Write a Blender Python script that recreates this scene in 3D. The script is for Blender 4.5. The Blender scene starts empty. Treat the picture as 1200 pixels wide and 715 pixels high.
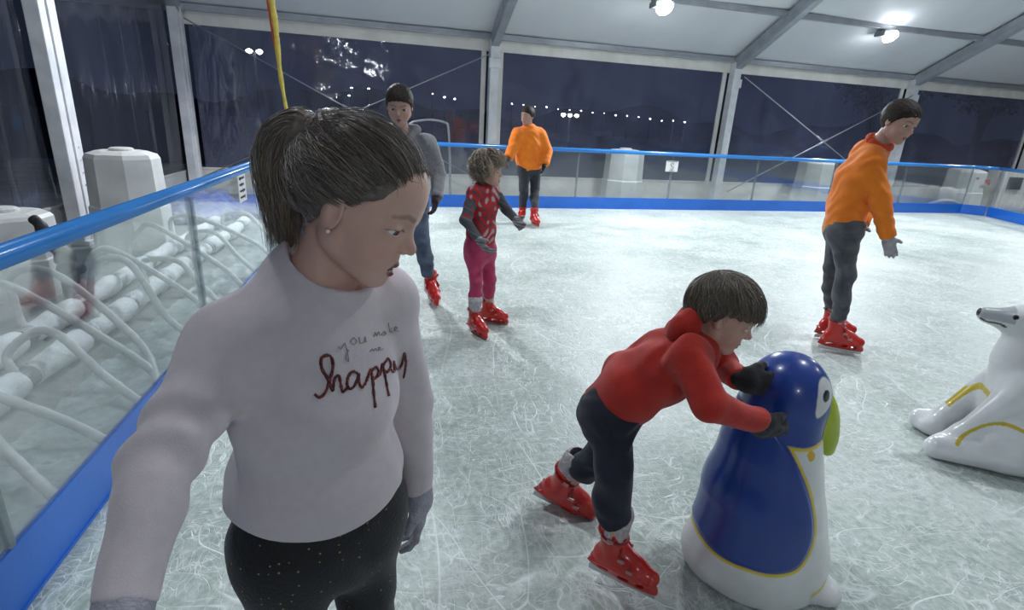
import bpy, bmesh, math, random
import numpy as np
from mathutils import Matrix, Vector

# ------------------------------------------------------------------ camera, world, light, exposure
SC = bpy.context.scene
COL = SC.collection
SC.view_settings.view_transform = 'Standard'
SC.view_settings.look = 'None'
SC.view_settings.gamma = 1.0
SC.view_settings.exposure = -0.42
SC.view_settings.use_curve_mapping = False

FOC, ROLL, VP1, CAM_H = 640.0, 0.057, (465.0, 132.0), 1.52      # focal length in pixels of the 1200x715 frame
def _cam_axes():
    yc = 357.5 - (VP1[1] + math.tan(ROLL) * (600 - VP1[0]))
    th = math.atan(yc * math.cos(ROLL) / FOC)
    U = np.array([math.sin(ROLL) * math.cos(th), math.cos(ROLL) * math.cos(th), math.sin(th)])
    Y = np.array([VP1[0] - 600, 357.5 - VP1[1], -FOC]); Y -= U * (Y @ U); Y /= np.linalg.norm(Y)
    return np.array([np.cross(Y, U), Y, U])
CAM_M = _cam_axes()
CAM_C = np.array([0, 0, CAM_H])
def _ray(px, py): return CAM_M @ np.array([px - 600, 357.5 - py, -FOC])
def P(px, py, y):
    """a point of the place seen at that spot of the photograph and y metres down the rink"""
    d = _ray(px, py); return CAM_C + d * (y / d[1])
def PXL(px, py, x):
    d = _ray(px, py); return CAM_C + d * (x / d[0])
def G(px, py, z=0.0):
    d = _ray(px, py); return CAM_C + d * ((z - CAM_H) / d[2])

cam_data = bpy.data.cameras.new('camera'); cam = bpy.data.objects.new('camera', cam_data); COL.objects.link(cam)
cam_data.sensor_width = 36.0; cam_data.sensor_fit = 'HORIZONTAL'; cam_data.lens = 36.0 * FOC / 1200.0
cam_data.clip_start = 0.02; cam_data.clip_end = 300
mw = Matrix.Identity(4)
for i in range(3):
    for j in range(3): mw[i][j] = CAM_M[i][j]
mw.translation = Vector(CAM_C); cam.matrix_world = mw
SC.camera = cam

world = bpy.data.worlds.new('night_sky'); SC.world = world; world.use_nodes = True
world.node_tree.nodes['Background'].inputs[0].default_value = (0.25, 0.33, 0.62, 1)
world.node_tree.nodes['Background'].inputs[1].default_value = 0.05

# floodlights hung on the roof purlins: (x, y, z, watts); the same list drives the lamp bodies
FLOODS = [(-1.0, 9.1, 3.50, 290), (4.30, 9.45, 3.44, 260), (9.42, 10.2, 3.50, 260), (14.9, 10.3, 3.5, 200),
          (-1.2, 2.6, 6.2, 110), (5.0, 2.6, 6.2, 180), (12.0, 2.6, 6.2, 200), (0.0, -6.5, 4.2, 90), (6.5, -6.8, 4.2, 90)]
for (lx, ly, lz, w) in FLOODS:
    ld = bpy.data.lights.new('floodlight_beam', 'AREA'); ld.shape = 'RECTANGLE'; ld.size = 0.30; ld.size_y = 0.22
    ld.energy = w; ld.color = (0.88, 0.94, 1.0); ld.spread = math.radians(170)
    lo = bpy.data.objects.new('floodlight_beam', ld); COL.objects.link(lo); lo.location = (lx, ly - (.20 if ly > 5 else 0), lz - 0.13)
    lo.rotation_euler = (math.radians(-38 if ly > 5 else (25 if ly < -5 else 0)), 0, 0)

# ------------------------------------------------------------------ helpers: materials
def mat(name, col, rough=0.6, metal=0.0, col2=None, nscale=8.0, bump=0.0, bscale=60.0, spec=0.5, attr=False, coord='Object', stretch=(1, 1, 1), sheen=0.0, coat=0.0, sss=0.0, detail=3.0, shr=.5):
    m = bpy.data.materials.new(name); m.use_nodes = True; nt = m.node_tree; N = nt.nodes; L = nt.links
    b = N['Principled BSDF']; b.inputs['Roughness'].default_value = rough; b.inputs['Metallic'].default_value = metal
    b.inputs['Specular IOR Level'].default_value = spec
    if sheen: b.inputs['Sheen Weight'].default_value = sheen; b.inputs['Sheen Roughness'].default_value = shr
    if coat: b.inputs['Coat Weight'].default_value = coat; b.inputs['Coat Roughness'].default_value = 0.12
    if sss:
        b.inputs['Subsurface Weight'].default_value = sss; b.inputs['Subsurface Radius'].default_value = (0.012, 0.005, 0.003)
    tc = N.new('ShaderNodeTexCoord'); mp = N.new('ShaderNodeMapping'); mp.inputs['Scale'].default_value = stretch
    L.new(tc.outputs[coord], mp.inputs['Vector'])
    nz = N.new('ShaderNodeTexNoise'); nz.inputs['Scale'].default_value = nscale; nz.inputs['Detail'].default_value = detail
    L.new(mp.outputs[0], nz.inputs['Vector'])
    mx = N.new('ShaderNodeMix'); mx.data_type = 'RGBA'
    rp = N.new('ShaderNodeMapRange'); rp.inputs[1].default_value = 0.35; rp.inputs[2].default_value = 0.65
    L.new(nz.outputs['Fac'], rp.inputs[0]); L.new(rp.outputs[0], mx.inputs[0])
    if attr:
        at = N.new('ShaderNodeAttribute'); at.attribute_name = 'Col'
        mul = N.new('ShaderNodeMix'); mul.data_type = 'RGBA'; mul.blend_type = 'MULTIPLY'; mul.inputs[0].default_value = 1.0
        mx.inputs[6].default_value = (1, 1, 1, 1); mx.inputs[7].default_value = (*([0.88] * 3 if col2 is None else col2), 1)
        L.new(at.outputs['Color'], mul.inputs[6]); L.new(mx.outputs[2], mul.inputs[7]); L.new(mul.outputs[2], b.inputs['Base Color'])
    else:
        c2 = col2 if col2 is not None else tuple(c * 0.82 for c in col)
        mx.inputs[6].default_value = (*col, 1); mx.inputs[7].default_value = (*c2, 1); L.new(mx.outputs[2], b.inputs['Base Color'])
    if bump:
        n2 = N.new('ShaderNodeTexNoise'); n2.inputs['Scale'].default_value = bscale; n2.inputs['Detail'].default_value = 4
        L.new(mp.outputs[0], n2.inputs['Vector'])
        bp = N.new('ShaderNodeBump'); bp.inputs['Strength'].default_value = bump; bp.inputs['Distance'].default_value = 0.01
        L.new(n2.outputs['Fac'], bp.inputs['Height']); L.new(bp.outputs[0], b.inputs['Normal'])
    return m

def emit(name, col, s):
    m = bpy.data.materials.new(name); m.use_nodes = True; N = m.node_tree.nodes; N.remove(N['Principled BSDF'])
    e = N.new('ShaderNodeEmission'); e.inputs[0].default_value = (*col, 1); e.inputs[1].default_value = s
    m.node_tree.links.new(e.outputs[0], N['Material Output'].inputs[0]); return m

def clear_mat(name, tint, haze, haze_col, rough, gloss, bscale, bstr, stretch=(1, 1, 1), low_haze=0.0, scr=0.0):
    """clear sheet: see-through with a glossy skin and a little milky haze"""
    m = bpy.data.materials.new(name); m.use_nodes = True; nt = m.node_tree; N = nt.nodes; L = nt.links; N.remove(N['Principled BSDF'])
    out = N['Material Output']
    tr = N.new('ShaderNodeBsdfTransparent'); tr.inputs[0].default_value = (*tint, 1)
    df = N.new('ShaderNodeBsdfDiffuse'); df.inputs[0].default_value = (*haze_col, 1)
    tl = N.new('ShaderNodeBsdfTranslucent'); tl.inputs[0].default_value = (*haze_col, 1)
    dm = N.new('ShaderNodeMixShader'); dm.inputs[0].default_value = 0.4; L.new(df.outputs[0], dm.inputs[1]); L.new(tl.outputs[0], dm.inputs[2])
    gl = N.new('ShaderNodeBsdfGlossy'); gl.inputs['Roughness'].default_value = rough; gl.inputs[0].default_value = (1, 1, 1, 1)
    tc = N.new('ShaderNodeTexCoord'); mp = N.new('ShaderNodeMapping'); mp.inputs['Scale'].default_value = stretch
    L.new(tc.outputs['Object'], mp.inputs[0])
    nz = N.new('ShaderNodeTexNoise'); nz.inputs['Scale'].default_value = bscale; nz.inputs['Detail'].default_value = 5; nz.inputs['Distortion'].default_value = 0.6
    L.new(mp.outputs[0], nz.inputs['Vector'])
    bp = N.new('ShaderNodeBump'); bp.inputs['Strength'].default_value = bstr; bp.inputs['Distance'].default_value = 0.02
    L.new(nz.outputs['Fac'], bp.inputs['Height']); L.new(bp.outputs[0], gl.inputs['Normal'])
    lw = N.new('ShaderNodeLayerWeight'); lw.inputs[0].default_value = 0.35
    mul = N.new('ShaderNodeMath'); mul.operation = 'MULTIPLY_ADD'; mul.inputs[1].default_value = gloss; mul.inputs[2].default_value = 0.03
    L.new(lw.outputs['Fresnel'], mul.inputs[0])
    hz = N.new('ShaderNodeMath'); hz.operation = 'MULTIPLY_ADD'; hz.inputs[1].default_value = haze * 1.6; hz.inputs[2].default_value = haze * 0.2
    L.new(nz.outputs['Fac'], hz.inputs[0])
    fac = hz.outputs[0]
    if low_haze:
        sx = N.new('ShaderNodeSeparateXYZ'); L.new(tc.outputs['Object'], sx.inputs[0])
        mr = N.new('ShaderNodeMapRange'); mr.inputs[1].default_value = 0.42; mr.inputs[2].default_value = 0.22; mr.inputs[3].default_value = 0; mr.inputs[4].default_value = low_haze
        L.new(sx.outputs[2], mr.inputs[0])
        ad = N.new('ShaderNodeMath'); ad.operation = 'ADD'; L.new(fac, ad.inputs[0]); L.new(mr.outputs[0], ad.inputs[1]); fac = ad.outputs[0]
    if scr:
        sc = scratch_node(nt, tc.outputs['Object'], 5.0, (1, 1, 1), 0.006)
        mm = N.new('ShaderNodeMath'); mm.operation = 'MULTIPLY_ADD'; mm.inputs[1].default_value = scr; L.new(sc, mm.inputs[0]); L.new(fac, mm.inputs[2]); fac = mm.outputs[0]
    m1 = N.new('ShaderNodeMixShader'); L.new(fac, m1.inputs[0]); L.new(tr.outputs[0], m1.inputs[1]); L.new(dm.outputs[0], m1.inputs[2])
    m2 = N.new('ShaderNodeMixShader'); L.new(mul.outputs[0], m2.inputs[0]); L.new(m1.outputs[0], m2.inputs[1]); L.new(gl.outputs[0], m2.inputs[2])
    L.new(m2.outputs[0], out.inputs[0]); return m

def scratch_node(nt, vec, scale, stretch, width, rot=0.0, dist=0.35, off=0.0):
    """thin curved lines: edges of a large bent voronoi net"""
    N = nt.nodes; L = nt.links
    mp = N.new('ShaderNodeMapping'); mp.inputs['Scale'].default_value = stretch; mp.inputs['Rotation'].default_value = (0, 0, rot); mp.inputs['Location'].default_value = (off, off * 0.7, 0)
    L.new(vec, mp.inputs[0])
    nz = N.new('ShaderNodeTexNoise'); nz.inputs['Scale'].default_value = scale * 0.8; nz.inputs['Detail'].default_value = 1.5
    L.new(mp.outputs[0], nz.inputs['Vector'])
    va = N.new('ShaderNodeVectorMath'); va.operation = 'MULTIPLY_ADD'; va.inputs[1].default_value = (dist * 2, dist * 2, dist * 2)
    L.new(nz.outputs['Color'], va.inputs[0]); L.new(mp.outputs[0], va.inputs[2])
    vo = N.new('ShaderNodeTexVoronoi'); vo.feature = 'DISTANCE_TO_EDGE'; vo.inputs['Scale'].default_value = scale; vo.inputs['Randomness'].default_value = 1
    L.new(va.outputs[0], vo.inputs['Vector'])
    mr = N.new('ShaderNodeMapRange'); mr.inputs[1].default_value = 0; mr.inputs[2].default_value = width; mr.inputs[3].default_value = 1; mr.inputs[4].default_value = 0
    L.new(vo.outputs['Distance'], mr.inputs[0]); return mr.outputs[0]

# ------------------------------------------------------------------ helpers: meshes
def nrm(v):
    v = np.asarray(v, float); return v / (np.linalg.norm(v) + 1e-12)

class MB:
    def __init__(s): s.V = []; s.F = []; s.n = 0
    def add(s, V, F):
        V = [tuple(map(float, v)) for v in V]
        s.V += V; s.F += [tuple(int(i) + s.n for i in f) for f in F]; s.n += len(V); return s
    def box(s, lo, hi, M=None, bev=0.0):
        lo = np.array(lo, float); hi = np.array(hi, float)
        if bev <= 0:
            V = [(x, y, z) for x in (lo[0], hi[0]) for y in (lo[1], hi[1]) for z in (lo[2], hi[2])]
            F = [(0, 1, 3, 2), (4, 6, 7, 5), (0, 4, 5, 1), (2, 3, 7, 6), (0, 2, 6, 4), (1, 5, 7, 3)]
        else:
            bm = bmesh.new(); bmesh.ops.create_cube(bm, size=1.0)
            for v in bm.verts: v.co = Vector(((lo + hi) / 2 + np.array(v.co) * (hi - lo)))
            bmesh.ops.bevel(bm, geom=list(bm.edges), offset=bev, segments=2, affect='EDGES', profile=0.6)
            bm.verts.index_update(); V = [tuple(v.co) for v in bm.verts]; F = [tuple(v.index for v in f.verts) for f in bm.faces]; bm.free()
        if M is not None: V = [M(v) for v in V]
        return s.add(V, F)
    def tube(s, pts, r, n=8, cap=True, flat=1.0):
        pts = np.asarray(pts, float); k = len(pts); rr = np.broadcast_to(np.asarray(r, float), (k,))
        T = np.gradient(pts, axis=0); T /= np.linalg.norm(T, axis=1)[:, None] + 1e-12
        a = np.cross(T[0], [0, 0, 1.0])
        if np.linalg.norm(a) < 0.1: a = np.cross(T[0], [1.0, 0, 0])
        a = nrm(a); V = []
        for i in range(k):
            a = nrm(a - T[i] * (a @ T[i])); b = np.cross(T[i], a)
            for j in range(n):
                t = 2 * math.pi * j / n; V.append(pts[i] + rr[i] * (math.cos(t) * a + flat * math.sin(t) * b))
        F = [(i * n + j, i * n + (j + 1) % n, (i + 1) * n + (j + 1) % n, (i + 1) * n + j) for i in range(k - 1) for j in range(n)]
        if cap: F += [tuple(range(n - 1, -1, -1)), tuple(range((k - 1) * n, k * n))]
        return s.add(V, F)
    def lathe(s, prof, c, n=24, M=None, poly=False):
        V = []; k = len(prof)
        for (r, z) in prof:
            for j in range(n):
                t = 2 * math.pi * (j + 0.5) / n; V.append((c[0] + r * math.cos(t), c[1] + r * math.sin(t), c[2] + z))
        F = [(i * n + j, i * n + (j + 1) % n, (i + 1) * n + (j + 1) % n, (i + 1) * n + j) for i in range(k - 1) for j in range(n)]
        F += [tuple(range(n - 1, -1, -1)), tuple(range((k - 1) * n, k * n))]
        if M is not None: V = [M(v) for v in V]
        return s.add(V, F)
    def build(s, name, m, parent=None, loc=None, smooth=False):
        return mk(name, np.array(s.V), s.F, m, parent, loc, smooth)

def origin_of(o):
    v = np.zeros(3)
    while o is not None: v = v + np.array(o.location); o = o.parent
    return v
def mk(name, V, F, m, parent=None, loc=None, smooth=True, col=None):
    V = np.asarray(V, float)
    loc = np.zeros(3) if loc is None else np.asarray(loc, float)
    off = loc + (origin_of(parent) if parent is not None else 0)
    me = bpy.data.meshes.new(name)
    if isinstance(F, np.ndarray):
        me.vertices.add(len(V)); me.vertices.foreach_set('co', (V - off).astype(np.float32).ravel())
        nf, k = F.shape; me.loops.add(nf * k); me.loops.foreach_set('vertex_index', F.astype(np.int32).ravel())
        me.polygons.add(nf); me.polygons.foreach_set('loop_start', (np.arange(nf) * k).astype(np.int32))
        me.polygons.foreach_set('loop_total', np.full(nf, k, np.int32)); me.update(calc_edges=True); me.validate()
    else:
        me.from_pydata([tuple(v) for v in (V - off)], [], F)
    if col is not None:
        ca = me.color_attributes.new('Col', 'FLOAT_COLOR', 'POINT')
        ca.data.foreach_set('color', np.concatenate([col, np.ones((len(col), 1))], 1).astype(np.float32).ravel())
    me.materials.append(m)
    if smooth: me.polygons.foreach_set('use_smooth', np.ones(len(me.polygons), bool))
    o = bpy.data.objects.new(name, me); COL.objects.link(o); o.location = loc
    if parent is not None: o.parent = parent
    return o
def tag(o, label=None, cat=None, group=None, kind=None):
    if label: o['label'] = label
    if cat: o['category'] = cat
    if group: o['group'] = group
    if kind: o['kind'] = kind
    return o
def empty(name, loc, label, cat, group=None):
    o = bpy.data.objects.new(name, None); COL.objects.link(o); o.location = loc; o.empty_display_size = 0.1
    return tag(o, label, cat, group)
def struct(o): o['kind'] = 'structure'; return o
def copy_tree(o, parent=None):
    c = o.copy(); COL.objects.link(c); c.parent = parent
    for ch in list(o.children): copy_tree(ch, c)
    return c
def bez(pts, n=24):
    """smooth Catmull-Rom run through the points"""
    p = np.asarray(pts, float); p = np.vstack([2 * p[0] - p[1], p, 2 * p[-1] - p[-2]]); out = []
    seg = len(p) - 3; per = max(2, n // seg)
    for i in range(seg):
        for t in np.linspace(0, 1, per, endpoint=(i == seg - 1)):
            a, b, c, d = p[i:i + 4]
            out.append(0.5 * ((2 * b) + (-a + c) * t + (2 * a - 5 * b + 4 * c - d) * t * t + (-a + 3 * b - 3 * c + d) * t ** 3))
    return np.array(out)

# ------------------------------------------------------------------ helpers: solid modelling on a distance field
def smin(a, b, k):
    if k <= 0: return np.minimum(a, b)
    h = np.maximum(k - np.abs(a - b), 0) / k
    return np.minimum(a, b) - h * h * k * 0.25
def smax(a, b, k): return -smin(-a, -b, k)
def cone(a, b, ra, rb):
    a = np.asarray(a, float); b = np.asarray(b, float); ab = b - a; L2 = ab @ ab + 1e-12
    def f(p):
        t = np.clip(((p - a) @ ab) / L2, 0, 1); q = p - a - t[:, None] * ab
        return np.sqrt((q * q).sum(1)) - (ra + (rb - ra) * t)
    f.bb = (np.minimum(a - ra, b - rb), np.maximum(a + ra, b + rb)); return f
def ball(c, r): return cone(c, np.asarray(c, float) + [0, 0, 1e-5], r, r)
def ell(c, r, R=None):
    c = np.asarray(c, float); r = np.asarray(r, float); R = np.eye(3) if R is None else np.asarray(R, float)   # columns of R = local axes
    def f(p):
        q = (p - c) @ R; k0 = np.sqrt(((q / r) ** 2).sum(1)); k1 = np.sqrt(((q / r ** 2) ** 2).sum(1)) + 1e-9
        return np.where(k0 < 1e-4, -r.min(), k0 * (k0 - 1) / k1)
    m = np.abs(R) @ r; f.bb = (c - m, c + m); return f
def rbox(c, h, R=None, rd=0.01):
    c = np.asarray(c, float); h = np.asarray(h, float) - rd; R = np.eye(3) if R is None else np.asarray(R, float)
    def f(p):
        q = np.abs((p - c) @ R) - h
        return np.sqrt((np.maximum(q, 0) ** 2).sum(1)) + np.minimum(q.max(1), 0) - rd
    m = np.abs(R) @ (h + rd); f.bb = (c - m, c + m); return f
def sect(C, S, A, B, k=0.03):
    """trunk of elliptic sections: centres C, side axes S, half widths A (along S), half depths B"""
    C = [np.asarray(c, float) for c in C]; S = [nrm(s) for s in S]
    def f(p):
        out = None
        for i in range(len(C) - 1):
            ab = C[i + 1] - C[i]; L = np.linalg.norm(ab) + 1e-9; d = ab / L
            tt = ((p - C[i]) @ d) / L; t = np.clip(tt, 0, 1)
            s = S[i] * 0.5 + S[i + 1] * 0.5; s = nrm(s - d * (s @ d))
            s0 = nrm(S[i] - d * (S[i] @ d)); s1 = nrm(S[i + 1] - d * (S[i + 1] @ d))
            sv = s0 + (s1 - s0) * t[:, None]; sv /= np.linalg.norm(sv, axis=1)[:, None]
            fv = np.cross(sv, d)
            q = p - C[i] - t[:, None] * ab
            a = A[i] + (A[i + 1] - A[i]) * t; b = B[i] + (B[i + 1] - B[i]) * t; c = np.minimum(a, b)
            v = (tt - t) * L; u = (q * sv).sum(1); w = (q * fv).sum(1)
            k0 = np.sqrt((u / a) ** 2 + (w / b) ** 2 + (v / c) ** 2); k1 = np.sqrt((u / a ** 2) ** 2 + (w / b ** 2) ** 2 + (v / c ** 2) ** 2) + 1e-9
            dd = np.where(k0 < 1e-4, -c, k0 * (k0 - 1) / k1)
            out = dd if out is None else smin(out, dd, k)
        return out
    m = max(max(A), max(B)); Cs = np.array(C); f.bb = (Cs.min(0) - m, Cs.max(0) + m); return f
def union(fs, k=0.02):
    """fs: functions or (function, k) pairs"""
    fs = [(f if isinstance(f, tuple) else (f, k)) for f in fs]
    def g(p):
        d = fs[0][0](p)
        for (f, kk) in fs[1:]: d = smin(d, f(p), kk)
        return d
    g.bb = (np.min([f.bb[0] for f, _ in fs], 0), np.max([f.bb[1] for f, _ in fs], 0)); return g
def infl(f, r):
    def g(p): return f(p) - r
    g.bb = (f.bb[0] - r, f.bb[1] + r); return g
def sub(f, h, k=0.0):
    def g(p): return smax(f(p), -h(p), k)
    g.bb = f.bb; return g
def half(pt, n):
    """the half space on the side n points away from"""
    pt = np.asarray(pt, float); n = nrm(n)
    return lambda p: (p - pt) @ n
def cut(f, pt, n, k=0.0):
    h = half(pt, n)
    def g(p): return smax(f(p), h(p), k)
    g.bb = f.bb; return g
def disp(f, fn, m=0.006):
    def g(p): return f(p) + fn(p)
    g.bb = (f.bb[0] - m, f.bb[1] + m); return g
def wrinkle(amp, freq, axis=(0, 0, 1), seed=0.0):
    ax = nrm(axis)
    def fn(p):
        a = p @ ax; x, y, z = p[:, 0], p[:, 1], p[:, 2]
        w = np.sin(freq * a + 2.2 * np.sin(freq * 0.31 * x + 1.3 + seed) + 1.8 * np.sin(freq * 0.37 * y + seed * 2) + 1.1 * np.sin(freq * 0.23 * z))
        m = 0.5 + 0.5 * np.sin(freq * 0.19 * (x + y) + freq * 0.13 * z + seed * 3)
        return amp * w * m
    return fn

def surface(f, h, bb=None, axes=None, pad=2.5):
    """surface nets over a (possibly uneven) grid; only blocks near the surface are evaluated"""
    lo, hi = (f.bb if bb is None else bb); lo = np.asarray(lo, float) - pad * h; hi = np.asarray(hi, float) + pad * h
    if axes is None:
        axes = [np.arange(lo[i], hi[i] + h, h) for i in range(3)]
    B = 6
    ax = []
    for a in axes:
        k = (-(len(a) - 1)) % B; a = np.concatenate([a, a[-1] + (a[-1] - a[-2]) * np.arange(1, k + 1)]); ax.append(a)
    nx, ny, nz = [len(a) for a in ax]
    val = np.empty((nx, ny, nz), np.float32)
    cb = [0.5 * (a[:-1:B] + a[B::B]) for a in ax]; hb = [0.5 * (a[B::B] - a[:-1:B]) for a in ax]
    cx, cy, cz = np.meshgrid(*cb, indexing='ij'); hx, hy, hz = np.meshgrid(*hb, indexing='ij')
    pc = np.stack([cx.ravel(), cy.ravel(), cz.ravel()], 1); dc = f(pc).reshape(cx.shape)
    rad = np.sqrt(hx ** 2 + hy ** 2 + hz ** 2)
    up = np.repeat(np.repeat(np.repeat(dc, B, 0), B, 1), B, 2)
    val[:nx - 1, :ny - 1, :nz - 1] = up; val[nx - 1] = val[nx - 2]; val[:, ny - 1] = val[:, ny - 2]; val[:, :, nz - 1] = val[:, :, nz - 2]
    act = np.abs(dc) < rad * 1.7 + 0.004
    msk = np.zeros((nx, ny, nz), bool)
    for (i, j, k) in np.argwhere(act): msk[i * B:i * B + B + 1, j * B:j * B + B + 1, k * B:k * B + B + 1] = True
    idx = np.argwhere(msk); pts = np.stack([ax[0][idx[:, 0]], ax[1][idx[:, 1]], ax[2][idx[:, 2]]], 1)
    out = np.empty(len(pts), np.float32)
    for s in range(0, len(pts), 400000): out[s:s + 400000] = f(pts[s:s + 400000])
    val[idx[:, 0], idx[:, 1], idx[:, 2]] = out
    ins = val < 0
    c = ins[:-1, :-1, :-1].astype(np.int8)
    tot = sum(ins[a:nx - 1 + a, b:ny - 1 + b, d:nz - 1 + d].astype(np.int8) for a in (0, 1) for b in (0, 1) for d in (0, 1))
    cell = (tot > 0) & (tot < 8); ci = np.argwhere(cell)
    vid = -np.ones(cell.shape, np.int32); vid[ci[:, 0], ci[:, 1], ci[:, 2]] = np.arange(len(ci))
    acc = np.zeros((len(ci), 3)); cnt = np.zeros(len(ci))
    corners = [(a, b, d) for a in (0, 1) for b in (0, 1) for d in (0, 1)]
    def cp(o): return np.stack([ax[0][ci[:, 0] + o[0]], ax[1][ci[:, 1] + o[1]], ax[2][ci[:, 2] + o[2]]], 1)
    for o in corners:
        for d in range(3):
            if o[d] == 1: continue
            o2 = list(o); o2[d] = 1
            v0 = val[ci[:, 0] + o[0], ci[:, 1] + o[1], ci[:, 2] + o[2]]; v1 = val[ci[:, 0] + o2[0], ci[:, 1] + o2[1], ci[:, 2] + o2[2]]
            x = (v0 < 0) != (v1 < 0); t = np.where(x, v0 / np.where(v0 - v1 == 0, 1, v0 - v1), 0)
            p0 = cp(o); p1 = cp(o2); acc += np.where(x[:, None], p0 + (p1 - p0) * t[:, None], 0); cnt += x
    V = acc / np.maximum(cnt, 1)[:, None]
    Fs = []
    for d in range(3):
        e1, e2 = (d + 1) % 3, (d + 2) % 3
        sl0 = [slice(1, -1)] * 3; sl0[d] = slice(0, -1); sl1 = [slice(1, -1)] * 3; sl1[d] = slice(1, None)
        a = ins[tuple(sl0)]; b = ins[tuple(sl1)]; xi = np.argwhere(a != b)
        if len(xi) == 0: continue
        inside = a[xi[:, 0], xi[:, 1], xi[:, 2]]
        g = xi.copy(); g[:, e1] += 1; g[:, e2] += 1
        def q(i1, i2):
            h2 = g.copy(); h2[:, e1] -= i1; h2[:, e2] -= i2
            ok = (h2[:, 0] < cell.shape[0]) & (h2[:, 1] < cell.shape[1]) & (h2[:, 2] < cell.shape[2])
            r = -np.ones(len(h2), np.int32); r[ok] = vid[h2[ok, 0], h2[ok, 1], h2[ok, 2]]; return r
        quad = np.stack([q(1, 1), q(0, 1), q(0, 0), q(1, 0)], 1)
        quad = np.where(inside[:, None], quad, quad[:, ::-1]); quad = quad[(quad >= 0).all(1)]; Fs.append(quad)
    F = np.concatenate(Fs)
    # one light smoothing pass takes the grid out of the surface
    for _ in range(1):
        S = np.zeros_like(V); n = np.zeros(len(V))
        for a, b in ((0, 1), (1, 2), (2, 3), (3, 0)):
            np.add.at(S, F[:, a], V[F[:, b]]); np.add.at(n, F[:, a], 1); np.add.at(S, F[:, b], V[F[:, a]]); np.add.at(n, F[:, b], 1)
        V = V * 0.5 + 0.5 * S / np.maximum(n, 1)[:, None]
    return V, F
def solid(name, f, h, m, parent=None, loc=None, paint=None, axes=None):
    V, F = surface(f, h, axes=axes)
    return mk(name, V, F, m, parent, loc, True, None if paint is None else paint(V))
# ================================================================== the place: tent, rink, barriers
rnd = random.Random(7)
# materials
def ice_mat():
    m = bpy.data.materials.new('scratched_ice'); m.use_nodes = True; nt = m.node_tree; N = nt.nodes; L = nt.links; b = N['Principled BSDF']
    tc = N.new('ShaderNodeTexCoord'); v = tc.outputs['Object']
    layers = [scratch_node(nt, v, 1.1, (1, .45, 1), .006, .3, .5), scratch_node(nt, v, 1.5, (1, .35, 1), .007, -.7, .45, 3.),
              scratch_node(nt, v, 2.3, (.5, 1, 1), .009, 1.2, .5, 7.), scratch_node(nt, v, 3.3, (.4, 1, 1), .012, .1, .4, 11.),
              scratch_node(nt, v, 5.2, (1, .3, 1), .02, 2.2, .4, 17.), scratch_node(nt, v, 7.5, (1, .3, 1), .03, .9, .3, 23.), scratch_node(nt, v, 10., (.35, 1, 1), .045, 1.7, .3, 31.), scratch_node(nt, v, 14., (1, .3, 1), .06, .5, .3, 37.)]
    acc = None
    for i, s in enumerate(layers):
        # break the lines up so they start and stop
        nz = N.new('ShaderNodeTexNoise'); nz.inputs['Scale'].default_value = 1.1 + i * .6; nz.inputs['Detail'].default_value = 2; nz.noise_dimensions = '4D'; nz.inputs['W'].default_value = i
        L.new(v, nz.inputs['Vector'])
        mr = N.new('ShaderNodeMapRange'); mr.inputs[1].default_value = .42; mr.inputs[2].default_value = .58; L.new(nz.outputs['Fac'], mr.inputs[0])
        mu = N.new('ShaderNodeMath'); mu.operation = 'MULTIPLY'; L.new(s, mu.inputs[0]); L.new(mr.outputs[0], mu.inputs[1])
        if acc is None: acc = mu.outputs[0]
        else:
            a = N.new('ShaderNodeMath'); a.operation = 'MAXIMUM'; L.new(acc, a.inputs[0]); L.new(mu.outputs[0], a.inputs[1]); acc = a.outputs[0]
    big = N.new('ShaderNodeTexNoise'); big.inputs['Scale'].default_value = .9; big.inputs['Detail'].default_value = 6; big.inputs['Roughness'].default_value = .62; L.new(v, big.inputs['Vector'])
    fine = N.new('ShaderNodeTexNoise'); fine.inputs['Scale'].default_value = 26; fine.inputs['Detail'].default_value = 6; fine.inputs['Roughness'].default_value = .7; L.new(v, fine.inputs['Vector'])
    mixn = N.new('ShaderNodeMath'); mixn.operation = 'MULTIPLY_ADD'; mixn.inputs[1].default_value = .55; L.new(fine.outputs['Fac'], mixn.inputs[0])
    h2 = N.new('ShaderNodeMath'); h2.operation = 'MULTIPLY'; h2.inputs[1].default_value = .45; L.new(big.outputs['Fac'], h2.inputs[0]); L.new(h2.outputs[0], mixn.inputs[2])
    cr = N.new('ShaderNodeValToRGB'); e = cr.color_ramp.elements; e[0].position = .40; e[0].color = (.30, .37, .325, 1); e[1].position = .60; e[1].color = (.60, .65, .62, 1)
    L.new(mixn.outputs[0], cr.inputs[0])
    mx = N.new('ShaderNodeMix'); mx.data_type = 'RGBA'; mx.inputs[7].default_value = (.92, .95, .95, 1)
    k = N.new('ShaderNodeMath'); k.operation = 'MULTIPLY'; k.inputs[1].default_value = .6; L.new(acc, k.inputs[0])
    L.new(k.outputs[0], mx.inputs[0]); L.new(cr.outputs[0], mx.inputs[6]); L.new(mx.outputs[2], b.inputs['Base Color'])
    rr = N.new('ShaderNodeMapRange'); rr.inputs[1].default_value = .35; rr.inputs[2].default_value = .65; rr.inputs[3].default_value = .30; rr.inputs[4].default_value = .58
    L.new(mixn.outputs[0], rr.inputs[0]); L.new(rr.outputs[0], b.inputs['Roughness']); b.inputs['Specular IOR Level'].default_value = .42
    hs = N.new('ShaderNodeMath'); hs.operation = 'MULTIPLY_ADD'; hs.inputs[1].default_value = -.5; L.new(acc, hs.inputs[0]); L.new(mixn.outputs[0], hs.inputs[2])
    bp = N.new('ShaderNodeBump'); bp.inputs['Strength'].default_value = .5; bp.inputs['Distance'].default_value = .006; L.new(hs.outputs[0], bp.inputs['Height']); L.new(bp.outputs[0], b.inputs['Normal'])
    return m
M_ice = ice_mat()
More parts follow.
